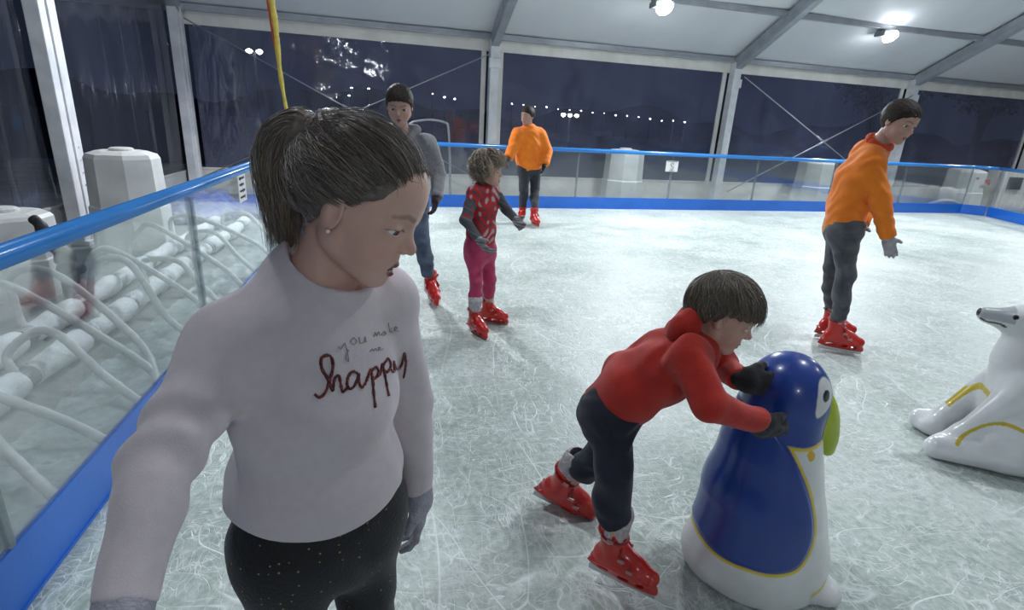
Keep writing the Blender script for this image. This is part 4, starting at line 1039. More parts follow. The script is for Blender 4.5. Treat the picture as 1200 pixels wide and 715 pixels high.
sw_f.bb = (np.minimum(sw.bb[0], arms_f.bb[0]), np.maximum(sw.bb[1], arms_f.bb[1]))
wr1 = wrinkle(.0032, 80, nrm(J['wrR'] - J['elR']) + A3(0, .1, .2), 1.0); wr2 = wrinkle(.0030, 48, (.35, .2, 1), 4.0)
cR = (J['shR'] * .25 + J['elR'] * .75)
def sw_d(p):
    wa = np.exp(-(np.linalg.norm(p - J['elR'], axis=1) / .12) ** 2) + np.exp(-(np.linalg.norm(p - J['elL'], axis=1) / .10) ** 2)
    ar = np.exp(-(np.linalg.norm(p - (J['shR'] + A3(.045, -.02, -.09)), axis=1) / .06) ** 2)
    return sw_f(p) + wr1(p) * (wa + .35) + wr2(p) * (.45 + 1.0 * ar) - .004 * ar * np.sin(p @ A3(60, -20, 90))
sw_d.bb = sw_f.bb
M_sweat = mat('lilac_knit', (.61, .54, .57), .9, col2=(.58, .51, .545), nscale=60, bump=.12, bscale=380, sheen=.3, detail=2)
o = garment('sweater', sw_d, M_sweat, girl, .0042)
def march(px, py, t0=.4, t1=1.6, off=.0):
    d = nrm(_ray(px, py)); t = t0
    for _ in range(120):
        v = float(sw_d((CAM_C + d * t)[None])[0]) - off
        if v < .0002: break
        t += max(v * .7, .0004)
        if t > t1: return None
    return CAM_C + d * t
def lettering(name, strokes, r, m):
    b = MB()
    for s_ in strokes:
        pp = bez([(350 + x / 5.107, 360 + y / 5.107, 0) for x, y in s_], max(10, 5 * len(s_))); q = [march(a[0], a[1], off=.0008) for a in pp]; q = [v for v in q if v is not None]
        if len(q) > 2:
            q = np.array(q); keep = [0] + [i for i in range(1, len(q)) if np.linalg.norm(q[i] - q[i - 1]) < .02]; q = q[keep]; rs = np.random.RandomState(len(q)); b.tube(q, r * (1 + .25 * rs.uniform(-1, 1, len(q))), 8)
    o_ = b.build(name, m, o, smooth=True); return o_
M_sequin = mat('maroon_sequins', (.085, .014, .026), .35, .3, col2=(.24, .06, .05), nscale=120, bump=.8, bscale=300, detail=1)
M_smallprint = mat('grey_print', (.30, .28, .25), .6)
lettering('sequin_lettering', [[(95, 520), (125, 540), (160, 510), (185, 440), (205, 360), (195, 300), (165, 290), (135, 310), (140, 370), (175, 430), (205, 505)],
    [(205, 500), (215, 430), (240, 410), (250, 450), (262, 505), (285, 490), (300, 480)],
    [(352, 395), (325, 385), (300, 410), (290, 460), (305, 490), (335, 470), (355, 420), (360, 395)], [(360, 395), (362, 450), (378, 480), (400, 455), (420, 400), (432, 370)],
    [(432, 370), (445, 450), (450, 520), (460, 600)], [(435, 380), (465, 360), (478, 390), (458, 425), (440, 415)], [(470, 415), (490, 395), (500, 340)],
    [(500, 335), (515, 400), (528, 470), (540, 530)], [(505, 350), (535, 310), (552, 345), (535, 385), (515, 385)],
    [(548, 370), (572, 385), (570, 325), (582, 365), (605, 365), (622, 325), (632, 275)], [(635, 280), (642, 340), (628, 425)]], .0023, M_sequin)
lettering('small_lettering', [[(238, 235), (252, 252), (275, 215)], [(275, 215), (290, 260), (300, 325), (282, 300), (300, 255)], [(330, 182), (312, 205), (330, 225), (348, 205), (330, 182)], [(362, 180), (368, 215), (392, 208), (398, 178), (404, 210)],
    [(450, 178), (458, 150), (468, 172), (478, 148), (488, 170)], [(512, 145), (498, 165), (514, 168), (518, 145), (524, 162)], [(538, 95), (546, 150)], [(560, 125), (546, 138), (566, 150)], [(572, 138), (590, 125), (578, 118), (574, 140), (600, 142)],
    [(430, 265), (440, 250), (450, 262), (460, 248), (470, 262)], [(478, 252), (492, 244), (480, 240), (480, 258), (508, 250)]], .0007, M_smallprint)
# leggings with tiny gold dots
def dotted():
    m = cloth('black_dotted_knit', (.010, .010, .012), c2=(.006, .006, .008)); nt = m.node_tree; N = nt.nodes; L = nt.links; b = N['Principled BSDF']
    src = b.inputs['Base Color'].links[0].from_socket; tc = N.new('ShaderNodeTexCoord'); vo = N.new('ShaderNodeTexVoronoi'); vo.inputs['Scale'].default_value = 62; vo.inputs['Randomness'].default_value = .35; L.new(tc.outputs['Object'], vo.inputs['Vector'])
    lt = N.new('ShaderNodeMath'); lt.operation = 'LESS_THAN'; lt.inputs[1].default_value = .12; L.new(vo.outputs['Distance'], lt.inputs[0])
    mx = N.new('ShaderNodeMix'); mx.data_type = 'RGBA'; mx.inputs[7].default_value = (.30, .22, .12, 1); L.new(lt.outputs[0], mx.inputs[0]); L.new(src, mx.inputs[6]); L.new(mx.outputs[2], b.inputs['Base Color']); return m
pt = infl(union(limbs(J, K, arms=False, torso=False, tk=1.0) + [(sect([hem - A3(0, 0, .03), hem + A3(0, 0, .12)], [J['hipR'] - J['hipL']] * 2, [.148, .125], [.108, .10]), .05)]), .002)
garment('leggings', disp(pt, wrinkle(.002, 60, (.2, .1, 1))), dotted(), girl, .006)
M_gg = cloth('grey_lilac_glove', (.36, .35, .41), bscale=220, bump=.5, c2=(.28, .27, .33), nscale=60)
for c, s_, cu in (('R', (1, 0, 0), .25), ('L', (-.5, -1, 0), .45)):
    d_ = nrm(J['wr' + c] - J['el' + c] + (A3(0, 0, -.10) if c == 'L' else 0)); n_ = A3(1, .5, 0) if c == 'R' else A3(-1, .1, 0)
    gl = union([hand(J['wr' + c] + d_ * .004, d_, n_, s_ if c == 'L' else (0, -1, 0), .86, (cu, cu, cu, cu), (.55, .8, .3), r=1.12), (cone(J['wr' + c] - d_ * .03, J['wr' + c] + d_ * .03, .029, .030), .015)])
    garment('glove', gl, M_gg, girl, .0028)
for c in 'RL': skate(girl, J['an' + c], J['toe' + c], (0, 0, 1), .88, .005)
# hair: swept back into a high ponytail
M_hairG = mat('brown_hair', (.085, .066, .054), .42, col2=(.16, .125, .10), nscale=24, bump=.0, spec=.6, sheen=.8, shr=.25, coord='Object')
M_hairtip = mat('blond_hair', (.34, .25, .12), .45, col2=(.22, .15, .08), nscale=24, spec=.6)
band = A3(0, -.50, .70)
def groove(q):
    v = q - band; a = np.arctan2(v[:, 0], v[:, 1] + .8 * 0); b_ = np.arctan2(v[:, 2], np.hypot(v[:, 0], v[:, 1]))
    return .010 * np.sin(a * 26 + 3 * np.sin(b_ * 4)) + .006 * np.sin(b_ * 60 + a * 20)
garment('hair', hair_cap(gh, .034, front=(.40, .79), temple=(.14, .63), ear=(.0, .54), nape=(-.28, .16), bumpf=groove, shift=.5, extra=[(ell((0, -.40, .84), (.17, .14, .14)), .08)]), M_hairG, girl, .0030)
rs = np.random.RandomState(5); paths = []
for i in range(1500):
    t = rs.rand(); sx = rs.choice([-1, 1])
    if t < .40: u = rs.rand(); p = A3(sx * .27 * u ** .7, .385 - .17 * u * u, .785 - .08 * u * u)           # forehead
    elif t < .62: u = rs.rand(); p = A3(sx * (.27 + .07 * u), .215 - .17 * u, .71 - .18 * u)      # temple
    elif t < .80: u = rs.rand(); p = A3(sx * .345, .04 - .24 * u, .51 - .12 * u)                    # above and behind the ear
    else: u = rs.rand(); p = A3(sx * .30 * (1 - u), -.22 - .16 * u, .26 - .06 * u)                    # nape
    p = p + rs.normal(0, .007, 3); s0 = rs.uniform(0, .35) if rs.rand() < .5 else 0
    r_ = .036 + .020 * rs.rand(); lift = rs.rand() < .10; fl = .05 if lift else .012
    pth = cap_path(p, band + rs.normal(0, .03, 3), 16, lambda t, r_=r_, fl=fl: r_ * min(1, .25 + t * 5) + fl * math.sin(math.pi * t), rs, wav=.09 if lift else .04)
    paths.append(pth)
for i in range(14):                                                                                   # loose fine hairs at the forehead and crown
    u = rs.rand(); sx = rs.choice([-1, 1]); p = A3(sx * .25 * u, .36 - .1 * u, .90 - .12 * u); q2 = p + A3(sx * .02, rs.uniform(.0, .10), rs.uniform(-.10, .08)); paths.append(bez([p + A3(0, -.15, .10), p + A3(0, -.03, .035), q2], 10))
strands(gh, paths, .00052, 'hair_strand_layer', M_hairG, girl, cols=((.055, .040, .032), (.24, .185, .14)))
M_tie = mat('dark_hair_tie', (.03, .03, .05), .6); b = MB(); bt = [gh.w(band + A3(.075 * math.cos(t), -.02 + .02 * math.sin(t), .0 + .075 * math.sin(t))) for t in np.linspace(0, 2 * math.pi, 24)]; b.tube(bt, .0042, 8); b.build('hair_tie', M_tie, girl, smooth=True)
# ponytail: rises from the tie, bulges back and falls to the collar
tail = [band + A3(0, .03, .0), band + A3(0, -.09, .050), band + A3(0, -.155, -.06), band + A3(0, -.14, -.27), band + A3(0, -.02, -.50), band + A3(0, .10, -.72)]
tp_ = bez(tail, 30)
tf = hd_tail = gh.wrap(union([cone(tp_[i], tp_[i + 1], [.07, .13, .155, .165, .14, .07][min(5, i * 6 // len(tp_))] * .9, [.07, .13, .155, .165, .14, .07][min(5, (i + 1) * 6 // len(tp_))] * .9) for i in range(0, len(tp_) - 1)], .04), 2.6)
garment('ponytail', disp(tf, wrinkle(.0020, 190, (1, .7, .1))), M_hairG, girl, .0035)
paths = []; tips = []
for i in range(900):
    a = rs.rand() * 6.28; rr_ = .5 + .5 * rs.rand(); prof = [.06, .14, .175, .185, .165, .12]; tw = rs.normal(0, .25)
    T_ = np.gradient(np.array(tail), axis=0); pts = []
    kx = rs.uniform(.80, 1.2)
    for j in range(6):
        tt = nrm(T_[j]); e1 = A3(1, 0, 0); e2 = np.cross(tt, e1); pts.append(tail[j] + prof[j] * rr_ * (math.cos(a + tw * j) * e1 + math.sin(a + tw * j) * e2) * (1 if j < 5 else 1.1) + (A3(0, 0, -.5) * (kx - 1) if j == 5 else 0) + rs.normal(0, .008, 3))
    p = bez(pts, 20); (tips if rs.rand() < .12 else paths).append(p)
strands(gh, paths, .00065, 'ponytail_strand_layer', M_hairG, girl, cols=((.055, .040, .032), (.25, .19, .135))); strands(gh, [p[len(p) // 2:] for p in tips], .0007, 'ponytail_tip', M_hairtip, girl)
b = MB(); bb_ = gh.w((.375, -.01, .325)); b.lathe([(.0005, -.003), (.0024, -.002), (.003, 0), (.0024, .002), (.0005, .003)], bb_, 12); b.build('earring', mat('pearl', (.85, .85, .85), .15, coat=.5), girl, smooth=True)
# ---- 2. the boy pushing the penguin
M_hood = cloth('red_sweatshirt', (.50, .022, .010), c2=(.42, .017, .008), bump=.25, bscale=240)
M_navy = cloth('navy_trousers', (.010, .013, .030), c2=(.007, .009, .020))
M_bglove = cloth('black_knit_glove', (.010, .011, .014), bump=.6, bscale=260)
bh = Head(P(827, 401, 1.36), 1.02, .38, .05, .205, nose=.8, jaw=.97, lids=.8)
hR = on_penguin(914, 519, .030); hL = on_penguin(886, 448, .024)
J = dict(shR=P(808, 420, 1.27), elR=P(831, 474, 1.17), wrR=P(887, 493, hR[1] - .035), shL=P(824, 392, 1.50), elL=P(848, 428, 1.53), wrL=P(868, 445, hL[1] + .01),
         hipR=P(716, 482, 1.44), hipL=P(722, 473, 1.585), knR=P(719, 550, 1.37), knL=P(704, 535, 1.63), anR=P(721, 645, 1.385), anL=P(661, 570, 1.77),
         toeR=A3(.74, -.67, -.02), toeL=A3(.86, -.42, -.34), back=A3(-.9, .2, 0))
mid = (J['shR'] + J['shL']) / 2; pel = (J['hipR'] + J['hipL']) / 2; J['neck'] = mid * .6 + .4 * bh.w((0, -.15, .12))
J['che'] = mid * .7 + pel * .3 + A3(0, 0, .01); J['wai'] = mid * .33 + pel * .67 + A3(-.01, 0, .02)
KB = .74
for c, t in (('R', hR), ('L', hL)): print('boy hand', c, J['wr' + c], t, np.linalg.norm(J['wr' + c] - t), 'arm', np.linalg.norm(J['sh' + c] - J['el' + c]), np.linalg.norm(J['el' + c] - J['wr' + c]))
boy, _ = make_body('person', 'boy in red hooded sweatshirt and navy trousers leaning forward to push the penguin', J, bh, KB, (.62, .40, .32), (.42, .15, .14), .007, .0026, brow=(.16, .11, .07), neck_r=.056)
eyes(bh, boy, (.10, .08, .06), (0, 1, -.3))
up = nrm(mid - pel)
tp = union(limbs(J, KB, legs=False, ak=1.22, depth=1.10, belly=1.14)); tp = infl(tp, .008)
tp = cut(tp, pel - up * .035, -up, .012)
collar = union([cone(J['neck'] + nrm(bh.w((0, -.12, .2)) - J['neck']) * .0, bh.w((0, -.13, .16)), .046, .052)], .01)
tp2 = sub(tp, collar, .01)
def cuffs(f, J, r=.004):
    def g(p):
        d = f(p)
        for c in 'RL':
            wr, el = J['wr' + c], J['el' + c]; n = nrm(wr - el); near = np.linalg.norm(p - wr, axis=1) < .12
            d = np.where(near, smax(d, (p - wr) @ n - r, .004), d)
        return d
    g.bb = f.bb; return g
tp2 = disp(disp(cuffs(tp2, J), wrinkle(.0070, 38, (.6, .3, .7), 2), .01), wrinkle(.0045, 70, (.2, .8, .5), 5))
garment('hooded_sweatshirt', tp2, M_hood, boy, .0055)
hb = P(799, 379, 1.40)
hs = nrm(J['shR'] - J['shL'])
hn = nrm(np.cross(hs, up)); hn = hn if hn[2] > 0 else -hn; HR = np.stack([hs, np.cross(hn, hs), hn], 1)
hood = union([ell(hb - hn * .004, (.088, .062, .036), HR), (cone(hb + hs * .070 + up * .02, bh.w((0, .12, -.10)) + hs * .035, .026, .016), .04), (cone(hb - hs * .070 + up * .02, bh.w((0, .12, -.10)) - hs * .035, .026, .016), .04), (cone(hb + hs * .05 + up * .045, hb - hs * .05 + up * .045, .026, .026), .03)], .03)
hood = sub(hood, ell(hb + up * .035 + hn * .040, (.05, .045, .024), HR), .015)
garment('hood', disp(sub(hood, collar, .006), wrinkle(.004, 70, (1, .4, .3), 1)), M_hood, boy, .0055)
b = MB(); rg = bh.w((0, -.15, .10)); tt = nrm(bh.w((0, -.12, .3)) - J['neck']); e1 = nrm(np.cross(tt, [0, 0, 1])); e2 = np.cross(tt, e1)
b.tube([rg + (.050 * math.cos(t) * e1 + .050 * math.sin(t) * e2) for t in np.linspace(0, 2 * math.pi, 26)], .011, 8); b.build('collar', M_navy, boy, smooth=True)
pt = infl(union(limbs(J, KB, arms=False, torso=False, tk=1.06, flare=.066) + [(sect([pel - up * .03, pel + up * .06], [J['hipR'] - J['hipL']] * 2, [.125, .115], [.088, .082]), .05)]), .007)
for c in 'RL': pass
def ankle_cut(f, J, d0=.075):
    def g(p):
        d = f(p)
        for c in 'RL':
            an, kn = J['an' + c], J['kn' + c]; n = nrm(an - kn); near = (np.linalg.norm(p - an, axis=1) < .25); d = np.where(near, smax(d, (p - (an - n * d0)) @ n, .006), d)
        return d
    g.bb = f.bb; return g
garment('trousers', disp(disp(ankle_cut(pt, J, .150), wrinkle(.006, 44, (.1, .1, 1), 3)), wrinkle(.003, 90, (.3, .1, 1), 1)), M_navy, boy, .0055)
for c, tgt in (('R', hR), ('L', hL)):
    wr = J['wr' + c]; d_ = nrm(tgt - wr); vd = nrm(tgt - CAM_C); 
    n_ = nrm(PB + A3(0, 0, tgt[2]) - tgt) ; n_ = A3(n_[0], n_[1], -.15)
    gl = union([hand(wr, d_, n_, (0, 0, 1), .92, (.50, .50, .52, .55), (.45, .8, .45), r=1.5, spread=.12), (cone(wr - nrm(wr - J['el' + c]) * .035, wr + d_ * .02, .036, .034), .015)])
    garment('glove', gl, M_bglove, boy, .0032)
b = MB(); b.lathe([(.011, -.002), (.012, .001), (.008, .003)], (0, 0, 0), 16, M=lambda v: tuple(J['wrR'] + nrm(hR - J['wrR']) * .045 + nrm(CAM_C - hR) * .0245 + nrm(np.cross(nrm(CAM_C - hR), [0, 0, 1])) * v[0] + A3(0, 0, 1) * v[1] + nrm(CAM_C - hR) * v[2])); b.build('glove_badge', M_buckle, boy)
skate(boy, J['anR'], J['toeR'], (0, 0, 1), .80, .0035); skate(boy, J['anL'], J['toeL'], nrm(J['knL'] - J['anL']) + A3(0, 0, .5), .88, .0035)
# blue print on the front of the sweatshirt
# mop of straight hair
M_hairB = mat('light_brown_hair', (.13, .10, .072), .42, col2=(.22, .17, .12), nscale=30, spec=.5, sheen=.7, shr=.25)
crown = A3(0, -.34, .94)
def grooveB(q):
    v = q - A3(0, -.20, .6); a = np.arctan2(v[:, 0], v[:, 1]); return .016 * np.sin(a * 30 + 4 * np.sin(v[:, 2] * 5)) + .008 * np.sin(a * 71)
cap = hair_cap(bh, .070, front=(.47, .66), temple=(.16, .60), ear=(.0, .58), nape=(-.30, .16), bumpf=grooveB)
garment('hair', cap, M_hairB, boy, .0034)
rs = np.random.RandomState(9); paths = []
for i in range(1500):
    a = rs.rand() * 2 * math.pi; ca, sa = math.cos(a), math.sin(a)      # ca: front, sa: side
    ze = (.64 if ca > .35 else (.64 - (.35 - ca) * .24 if ca > -.2 else .48 + (ca + .2) * .36)) + rs.normal(0, .045)
    ye = .42 * ca - .05; xe = .37 * sa; st = crown + A3(sa * .05, ca * .05, 0) + rs.normal(0, .02, 3)
    paths.append(cap_path(st, A3(xe, ye, ze), 14, lambda t, r0=.070 + rs.rand() * .035: r0 * (.75 + .5 * t) , rs, wav=.10, ) * (1 + rs.normal(0, .006)))
strands(bh, paths, .0009, 'hair_strand_layer', M_hairB, boy, cols=((.07, .052, .038), (.30, .235, .165)))

# ---- helper for the others
def torso_pts(J, hd, lean=A3(0, 0, 0)):
    mid = (J['shR'] + J['shL']) / 2; pel = (J['hipR'] + J['hipL']) / 2; J['neck'] = mid * .55 + .45 * hd.w((0, -.15, .12)); J['che'] = mid * .7 + pel * .3 + lean; J['wai'] = mid * .33 + pel * .67 + lean; return mid, pel, nrm(mid - pel)
def dress(root, J, hd, K, top, bottom, glove, h, depth=1.0, belly=1.0, ak=1.1, tk=1.05, thick=.012, drop=.05, names=('jacket', 'trousers'), wr=.006, toppaint=None, handn=None, curl=.45, hk=None, skk=None, collar_r=.055, ank=.09, up_sk=None, handdir=None, liner=False, legcut=True):
    mid, pel, up = (J['shR'] + J['shL']) / 2, (J['hipR'] + J['hipL']) / 2, None; up = nrm(mid - pel)
    tp = infl(union(limbs(J, K, legs=False, arms=False, depth=depth, belly=belly)), thick); tp = cut(tp, pel - up * drop, -up, .012); tp = union([tp, (cuffs(infl(union(limbs(J, K, legs=False, torso=False, ak=ak)), thick), J), .035 * K)])
    tp = sub(tp, union([cone(J['neck'], hd.w((0, -.13, .20)), collar_r * K * .95, collar_r * K)], .01), .01)
    garment(names[0], disp(disp(tp, wrinkle(wr, 38, (.5, .2, .8), 2), .012), wrinkle(wr * .6, 80, (.2, .5, .8), 5), .01), top, root, h, paint=toppaint)
    pt = infl(union(limbs(J, K, arms=False, torso=False, tk=tk) + [(sect([pel - up * .03, pel + up * .07], [J['hipR'] - J['hipL']] * 2, [np.linalg.norm(J['hipR'] - J['hipL']) / 2 + .075 * K] * 2, [.115 * K, .11 * K]), .05)]), .008)
    garment(names[1], disp(disp(ankle_cut(pt, J, ank), wrinkle(wr, 34, (.1, .1, 1), 3), .012), wrinkle(wr * .5, 85, (.3, .1, 1), 1), .01), bottom, root, h)
    for c in 'RL':
        w_, e_ = J['wr' + c], J['el' + c]; d_ = nrm(w_ - e_); 
        if handdir: d_ = nrm(handdir[c])
        n_ = (handn or {}).get(c, mid - w_); kk = hk or K * .95
        gl = union([hand(w_ + nrm(w_ - e_) * .01, d_, n_, (0, -1, .3), kk, (curl,) * 4, r=1.15), (cone(w_ - nrm(w_ - e_) * .03, w_ + d_ * .03, .032 * K, .032 * K), .015)]); garment('glove', gl, glove, root, min(h, .005))
        skate(root, J['an' + c], J['toe' + c], (0, 0, 1), skk or K * .98, max(.004, h * .7), liner=liner)
def short_hair(root, hd, m, h, thick=.045, front=(.42, .745), temple=(.20, .62), nape=(-.30, .12)):
    def nz(q): return .010 * np.sin(q[:, 0] * 50 + 3 * np.sin(q[:, 1] * 21)) * np.sin(q[:, 1] * 44 + 2 * np.sin(q[:, 2] * 30))
    garment('hair', hair_cap(hd, thick, front, temple, nape, bumpf=nz, ear=(.04, .44)), m, root, h)
M_hairD = mat('dark_brown_hair', (.018, .013, .010), .55, col2=(.035, .026, .020), nscale=60, bump=.3, bscale=200, spec=.2)
def AN(px, py, k): return G(px, py, .150 * k + .004)

# ---- 3. little girl in the middle distance
lh = Head(P(573, 217, 3.88), 1.05, .02, -.05, .200, nose=.7, jaw=.95, mouth=.015)
c0 = P(567, 224, 3.90); sd = A3(-.70, -.71, 0)
J = dict(shR=c0 + sd * .115, shL=c0 - sd * .115, elR=P(545, 258, 3.74), wrR=P(560, 279, 3.66), elL=P(593, 245, 3.93), wrL=P(604, 257, 3.80), hipR=P(556, 293, 3.84), hipL=P(569, 293, 3.93),
         knR=P(558, 331, 3.76), knL=P(574, 327, 3.90), anR=AN(557, 374, .72), anL=AN(573, 362, .72), toeR=A3(.42, -.9, 0), toeL=A3(.95, -.45, 0), back=A3(-.4, .8, 0))
torso_pts(J, lh)
lg, _ = make_body('person', 'small curly-haired girl in red and grey top and pink leggings, arms held out', J, lh, .68, (.62, .40, .32), (.45, .14, .13), .009, .0034, brow=(.2, .14, .1), neck_r=.05)
eyes(lh, lg, (.12, .09, .06), (0, 1, 0))
tm = c0 * 1.0
def lgp(V):
    C = np.tile(A3(.075, .085, .095), (len(V), 1)); mid = (J['shR'] + J['shL']) / 2; pel = (J['hipR'] + J['hipL']) / 2; ax = nrm(pel - mid)
    q = V - mid; q = q - (q @ ax)[:, None] * ax; d = np.linalg.norm(q - 0, axis=1); s_ = np.abs(q @ nrm(J['shR'] - J['shL'])); t = (V - mid) @ ax
    da = np.minimum.reduce([cone(J[a + c], J[b_ + c], .030, .026)(V) for c in 'RL' for a, b_ in (('sh', 'el'), ('el', 'wr'))]); front = (da > .014) | ((s_ < .055) & (t > -.02) & (t < .10)); C[front] = A3(.42, .020, .030)
    w = np.sin(V[:, 0] * 62 + 2 * np.sin(V[:, 2] * 31)) * np.sin(V[:, 2] * 55 + 2 * np.sin(V[:, 0] * 45)); C[front & (w > .52)] = A3(.45, .36, .38); C[front & (w < -.62)] = A3(.10, .05, .06)
    w2 = np.sin(V[:, 2] * 90 + V[:, 0] * 40); C[(~front) & (w2 > .9)] = A3(.16, .15, .17); return C
Jl = dict(J)
M_lgtop = mat('patterned_jersey', (1, 1, 1), .85, attr=True, nscale=40, bump=.3, bscale=200)
M_pink = cloth('pink_leggings', (.50, .045, .13), c2=(.42, .035, .11))
M_stripe = mat('striped_glove', (.48, .46, .47), .9, col2=(.07, .07, .08), nscale=30, stretch=(.3, .3, 3), bump=.4, bscale=200)
dress(lg, J, lh, .68, M_lgtop, M_pink, M_stripe, .0065, depth=1.0, belly=1.12, ak=1.0, tk=.95, thick=.008, drop=.06, names=('long_sleeved_top', 'leggings'), wr=.0035, toppaint=lgp, hk=.84, skk=.80, liner=True, ank=.10)
M_hairC = mat('curly_light_hair', (.32, .24, .17), .5, col2=(.52, .42, .31), nscale=25, spec=.5, sheen=.6)
garment('hair', hair_cap(lh, .07, front=(.40, .74), temple=(.15, .56), ear=(.05, .34), nape=(-.30, -.02), bumpf=lambda q: .03 * np.sin(q[:, 0] * 24 + 2 * np.sin(q[:, 2] * 19)) * np.sin(q[:, 2] * 26 + 2 * np.sin(q[:, 1] * 22))), M_hairC, lg, .005)
rs = np.random.RandomState(3); paths = []
for i in range(380):
    a = rs.rand() * 2 * math.pi; ca, sa = math.cos(a), math.sin(a)
    if ca > .50: ze = .66; ye = .40
    else: ze = .34 - .50 * rs.rand() * (ca < .3); ye = .42 * ca - .06
    end = A3(.40 * sa, ye, ze); base = cap_path(A3(sa * .05, -.15 + ca * .05, 1.0), end, 26, .09 + .20 * rs.rand() ** 1.5, rs, wav=.10)
    t = np.linspace(0, 1, 26); ph = rs.rand() * 6.3; cr = .040 + .03 * rs.rand(); w = t * 34 + ph
    base = base + (np.stack([np.cos(w), np.sin(w) * .6, np.sin(w + 1)], 1) * cr) * np.minimum(1, t * 2)[:, None]; paths.append(base)
strands(lh, paths, .0030, 'hair_curl_layer', M_hairC, lg, n=5, cols=((.14, .10, .07), (.60, .48, .35)))

# ---- 4. man in grey hooded jacket behind the girl
mh = Head(P(469, 143, 4.28), -.10, .34, .0, .245, nose=1.0, jaw=1.12, lids=.7)
J = dict(shR=P(437, 172, 4.50), shL=P(501, 170, 4.45), elR=P(430, 212, 4.40), wrR=P(440, 240, 4.25), elL=P(514, 205, 4.50), wrL=P(511, 231, 4.38), hipR=P(462, 240, 4.66), hipL=P(488, 238, 4.66),
         knR=P(456, 288, 4.40), knL=P(494, 284, 4.46), anR=AN(448, 345, 1.0), anL=AN(505, 334, 1.0), toeR=A3(-.2, -1, 0), toeL=A3(.22, -1, 0), back=A3(0, 1, 0))
torso_pts(J, mh)
mn, _ = make_body('person', 'man in grey hooded jacket, blue jeans and dark gloves skating behind the ponytailed girl', J, mh, 1.0, (.50, .32, .26), (.35, .15, .13), .012, .0045, neck_r=.056)
eyes(mh, mn, (.06, .05, .04), (0, 1, -.3))
M_grey = cloth('grey_marl_fleece', (.30, .30, .32), c2=(.22, .22, .24), bscale=120, nscale=60)
M_jean = cloth('blue_denim', (.035, .06, .105), c2=(.12, .17, .24), nscale=7, bscale=150)
M_dgl = cloth('dark_maroon_glove', (.030, .016, .020), bump=.5)
dress(mn, J, mh, 1.0, M_grey, M_jean, M_dgl, .009, belly=1.0, ak=1.12, tk=.98, thick=.014, drop=.05, names=('hooded_jacket', 'jeans'), wr=.006, collar_r=.062)
nb = J['neck']; hoodf = union([cone(nb + A3(-.11, .02, .03), nb + A3(0, .12, .0), .040, .055), cone(nb + A3(.11, .02, .03), nb + A3(0, .12, .0), .040, .055), (cone(nb + A3(-.11, .02, .03), nb + A3(-.02, -.10, -.10), .036, .018), .02), (cone(nb + A3(.11, .02, .03), nb + A3(.02, -.10, -.10), .036, .018), .02)], .04)
garment('hood', disp(hoodf, wrinkle(.005, 50)), M_grey, mn, .009)
short_hair(mn, mh, M_hairD, .005, .058)

# ---- 5. man in orange jacket far back
fh = Head(P(618, 146, 8.35), -.85, .10, 0, .245)
J = dict(shR=P(607, 158, 8.32), shL=P(632, 158, 8.42), elR=P(601, 174, 8.25), wrR=P(596, 185, 8.15), elL=P(641, 177, 8.36), wrL=P(638, 193, 8.22), hipR=P(614, 196, 8.36), hipL=P(627, 196, 8.42),
         knR=P(614, 221, 8.28), knL=P(627, 221, 8.34), anR=AN(612, 250, 1.0), anL=AN(626, 253, 1.0), toeR=A3(-.35, -1, 0), toeL=A3(.15, -1, 0), back=A3(.3, .9, 0))
torso_pts(J, fh)
fm, _ = make_body('person', 'man in orange zip jacket and dark trousers standing by the far barrier', J, fh, 1.0, (.45, .28, .22), (.33, .14, .12), .014, .008, neck_r=.056)
M_or = cloth('orange_fleece', (.93, .235, .010), c2=(.84, .19, .008), bscale=90, nscale=12)
M_dk = cloth('dark_slate_trousers', (.030, .036, .048), c2=(.022, .026, .034)); M_blk = cloth('black_glove', (.012, .012, .016))
dress(fm, J, fh, 1.0, M_or, M_dk, M_blk, .012, belly=1.14, ak=1.20, thick=.036, drop=.03, wr=.005, hk=.95)
short_hair(fm, fh, M_hairD, .008, .060)
b = MB(); nn = J['neck']; b.tube([nn + A3(.075 * math.cos(t), .075 * math.sin(t), .035) for t in np.linspace(0, 2 * math.pi, 24)], .026, 8); b.build('collar', M_or, fm, smooth=True)
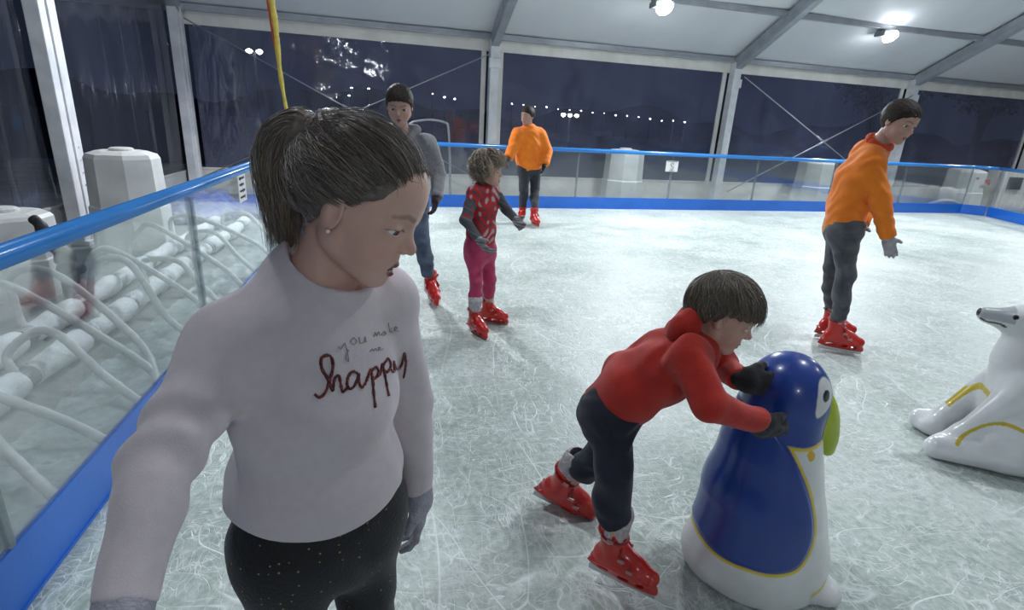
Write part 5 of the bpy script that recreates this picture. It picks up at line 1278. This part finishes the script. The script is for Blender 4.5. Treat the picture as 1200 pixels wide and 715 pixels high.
b = MB(); b.tube([J['neck'] + A3(-.06, -.10, -.02), J['che'] + A3(-.085, -.135, -.05), J['wai'] + A3(-.085, -.145, -.1)], .006, 6); b.build('zip', M_blk, fm, smooth=True)

# ---- 6. man in orange fleece at the right, bending over
rh = Head(P(1041, 164, 3.16), .12, .32, .10, .240, nose=1.1, jaw=1.08, lids=.7)
sc_ = P(1015, 183, 3.28); sr = A3(-.34, -.94, 0)
J = dict(shR=P(1020, 192, 3.13), shL=P(1014, 178, 3.44), elR=P(1032, 238, 3.08), wrR=P(1040, 277, 3.06), elL=P(1022, 232, 3.52), wrL=P(1010, 262, 3.42), hipR=P(991, 270, 3.24), hipL=P(986, 262, 3.41),
         knR=P(991, 322, 3.22), knL=P(976, 314, 3.42), anR=AN(981, 389, 1.0), anL=AN(975, 376, 1.0), toeR=A3(.84, -.52, 0), toeL=A3(.90, -.35, 0), back=A3(-.9, -.3, 0))
torso_pts(J, rh, lean=A3(-.035, -.01, 0))
rm, _ = make_body('person', 'man in bright orange fleece and dark jeans bending and looking down, on the right', J, rh, .98, (.50, .31, .25), (.36, .15, .13), .010, .0040, neck_r=.056)
eyes(rh, rm, (.05, .04, .03), (0, 1, -.3))
M_djean = cloth('dark_grey_denim', (.055, .06, .075), c2=(.11, .115, .13), nscale=9, bscale=150)
M_lg = cloth('light_grey_glove', (.42, .40, .42), bump=.4)
dress(rm, J, rh, .98, M_or, M_djean, M_lg, .0075, belly=1.02, ak=1.15, tk=.92, thick=.016, drop=.06, names=('fleece', 'jeans'), wr=.006, curl=.3, ank=.10)
short_hair(rm, rh, M_hairD, .0045, .050)
M_orr = cloth('red_orange_lining', (.62, .06, .012))
nn = J['neck']; tx = nrm(rh.w((0, -.12, .3)) - nn); e1 = nrm(np.cross(tx, [0, 1, 0])); e2 = np.cross(tx, e1)
b = MB(); b.tube([nn + tx * .035 + .068 * (math.cos(t) * e1 + math.sin(t) * e2) for t in np.linspace(0, 2 * math.pi, 28)], .026, 10); b.build('collar', M_orr, rm, smooth=True)
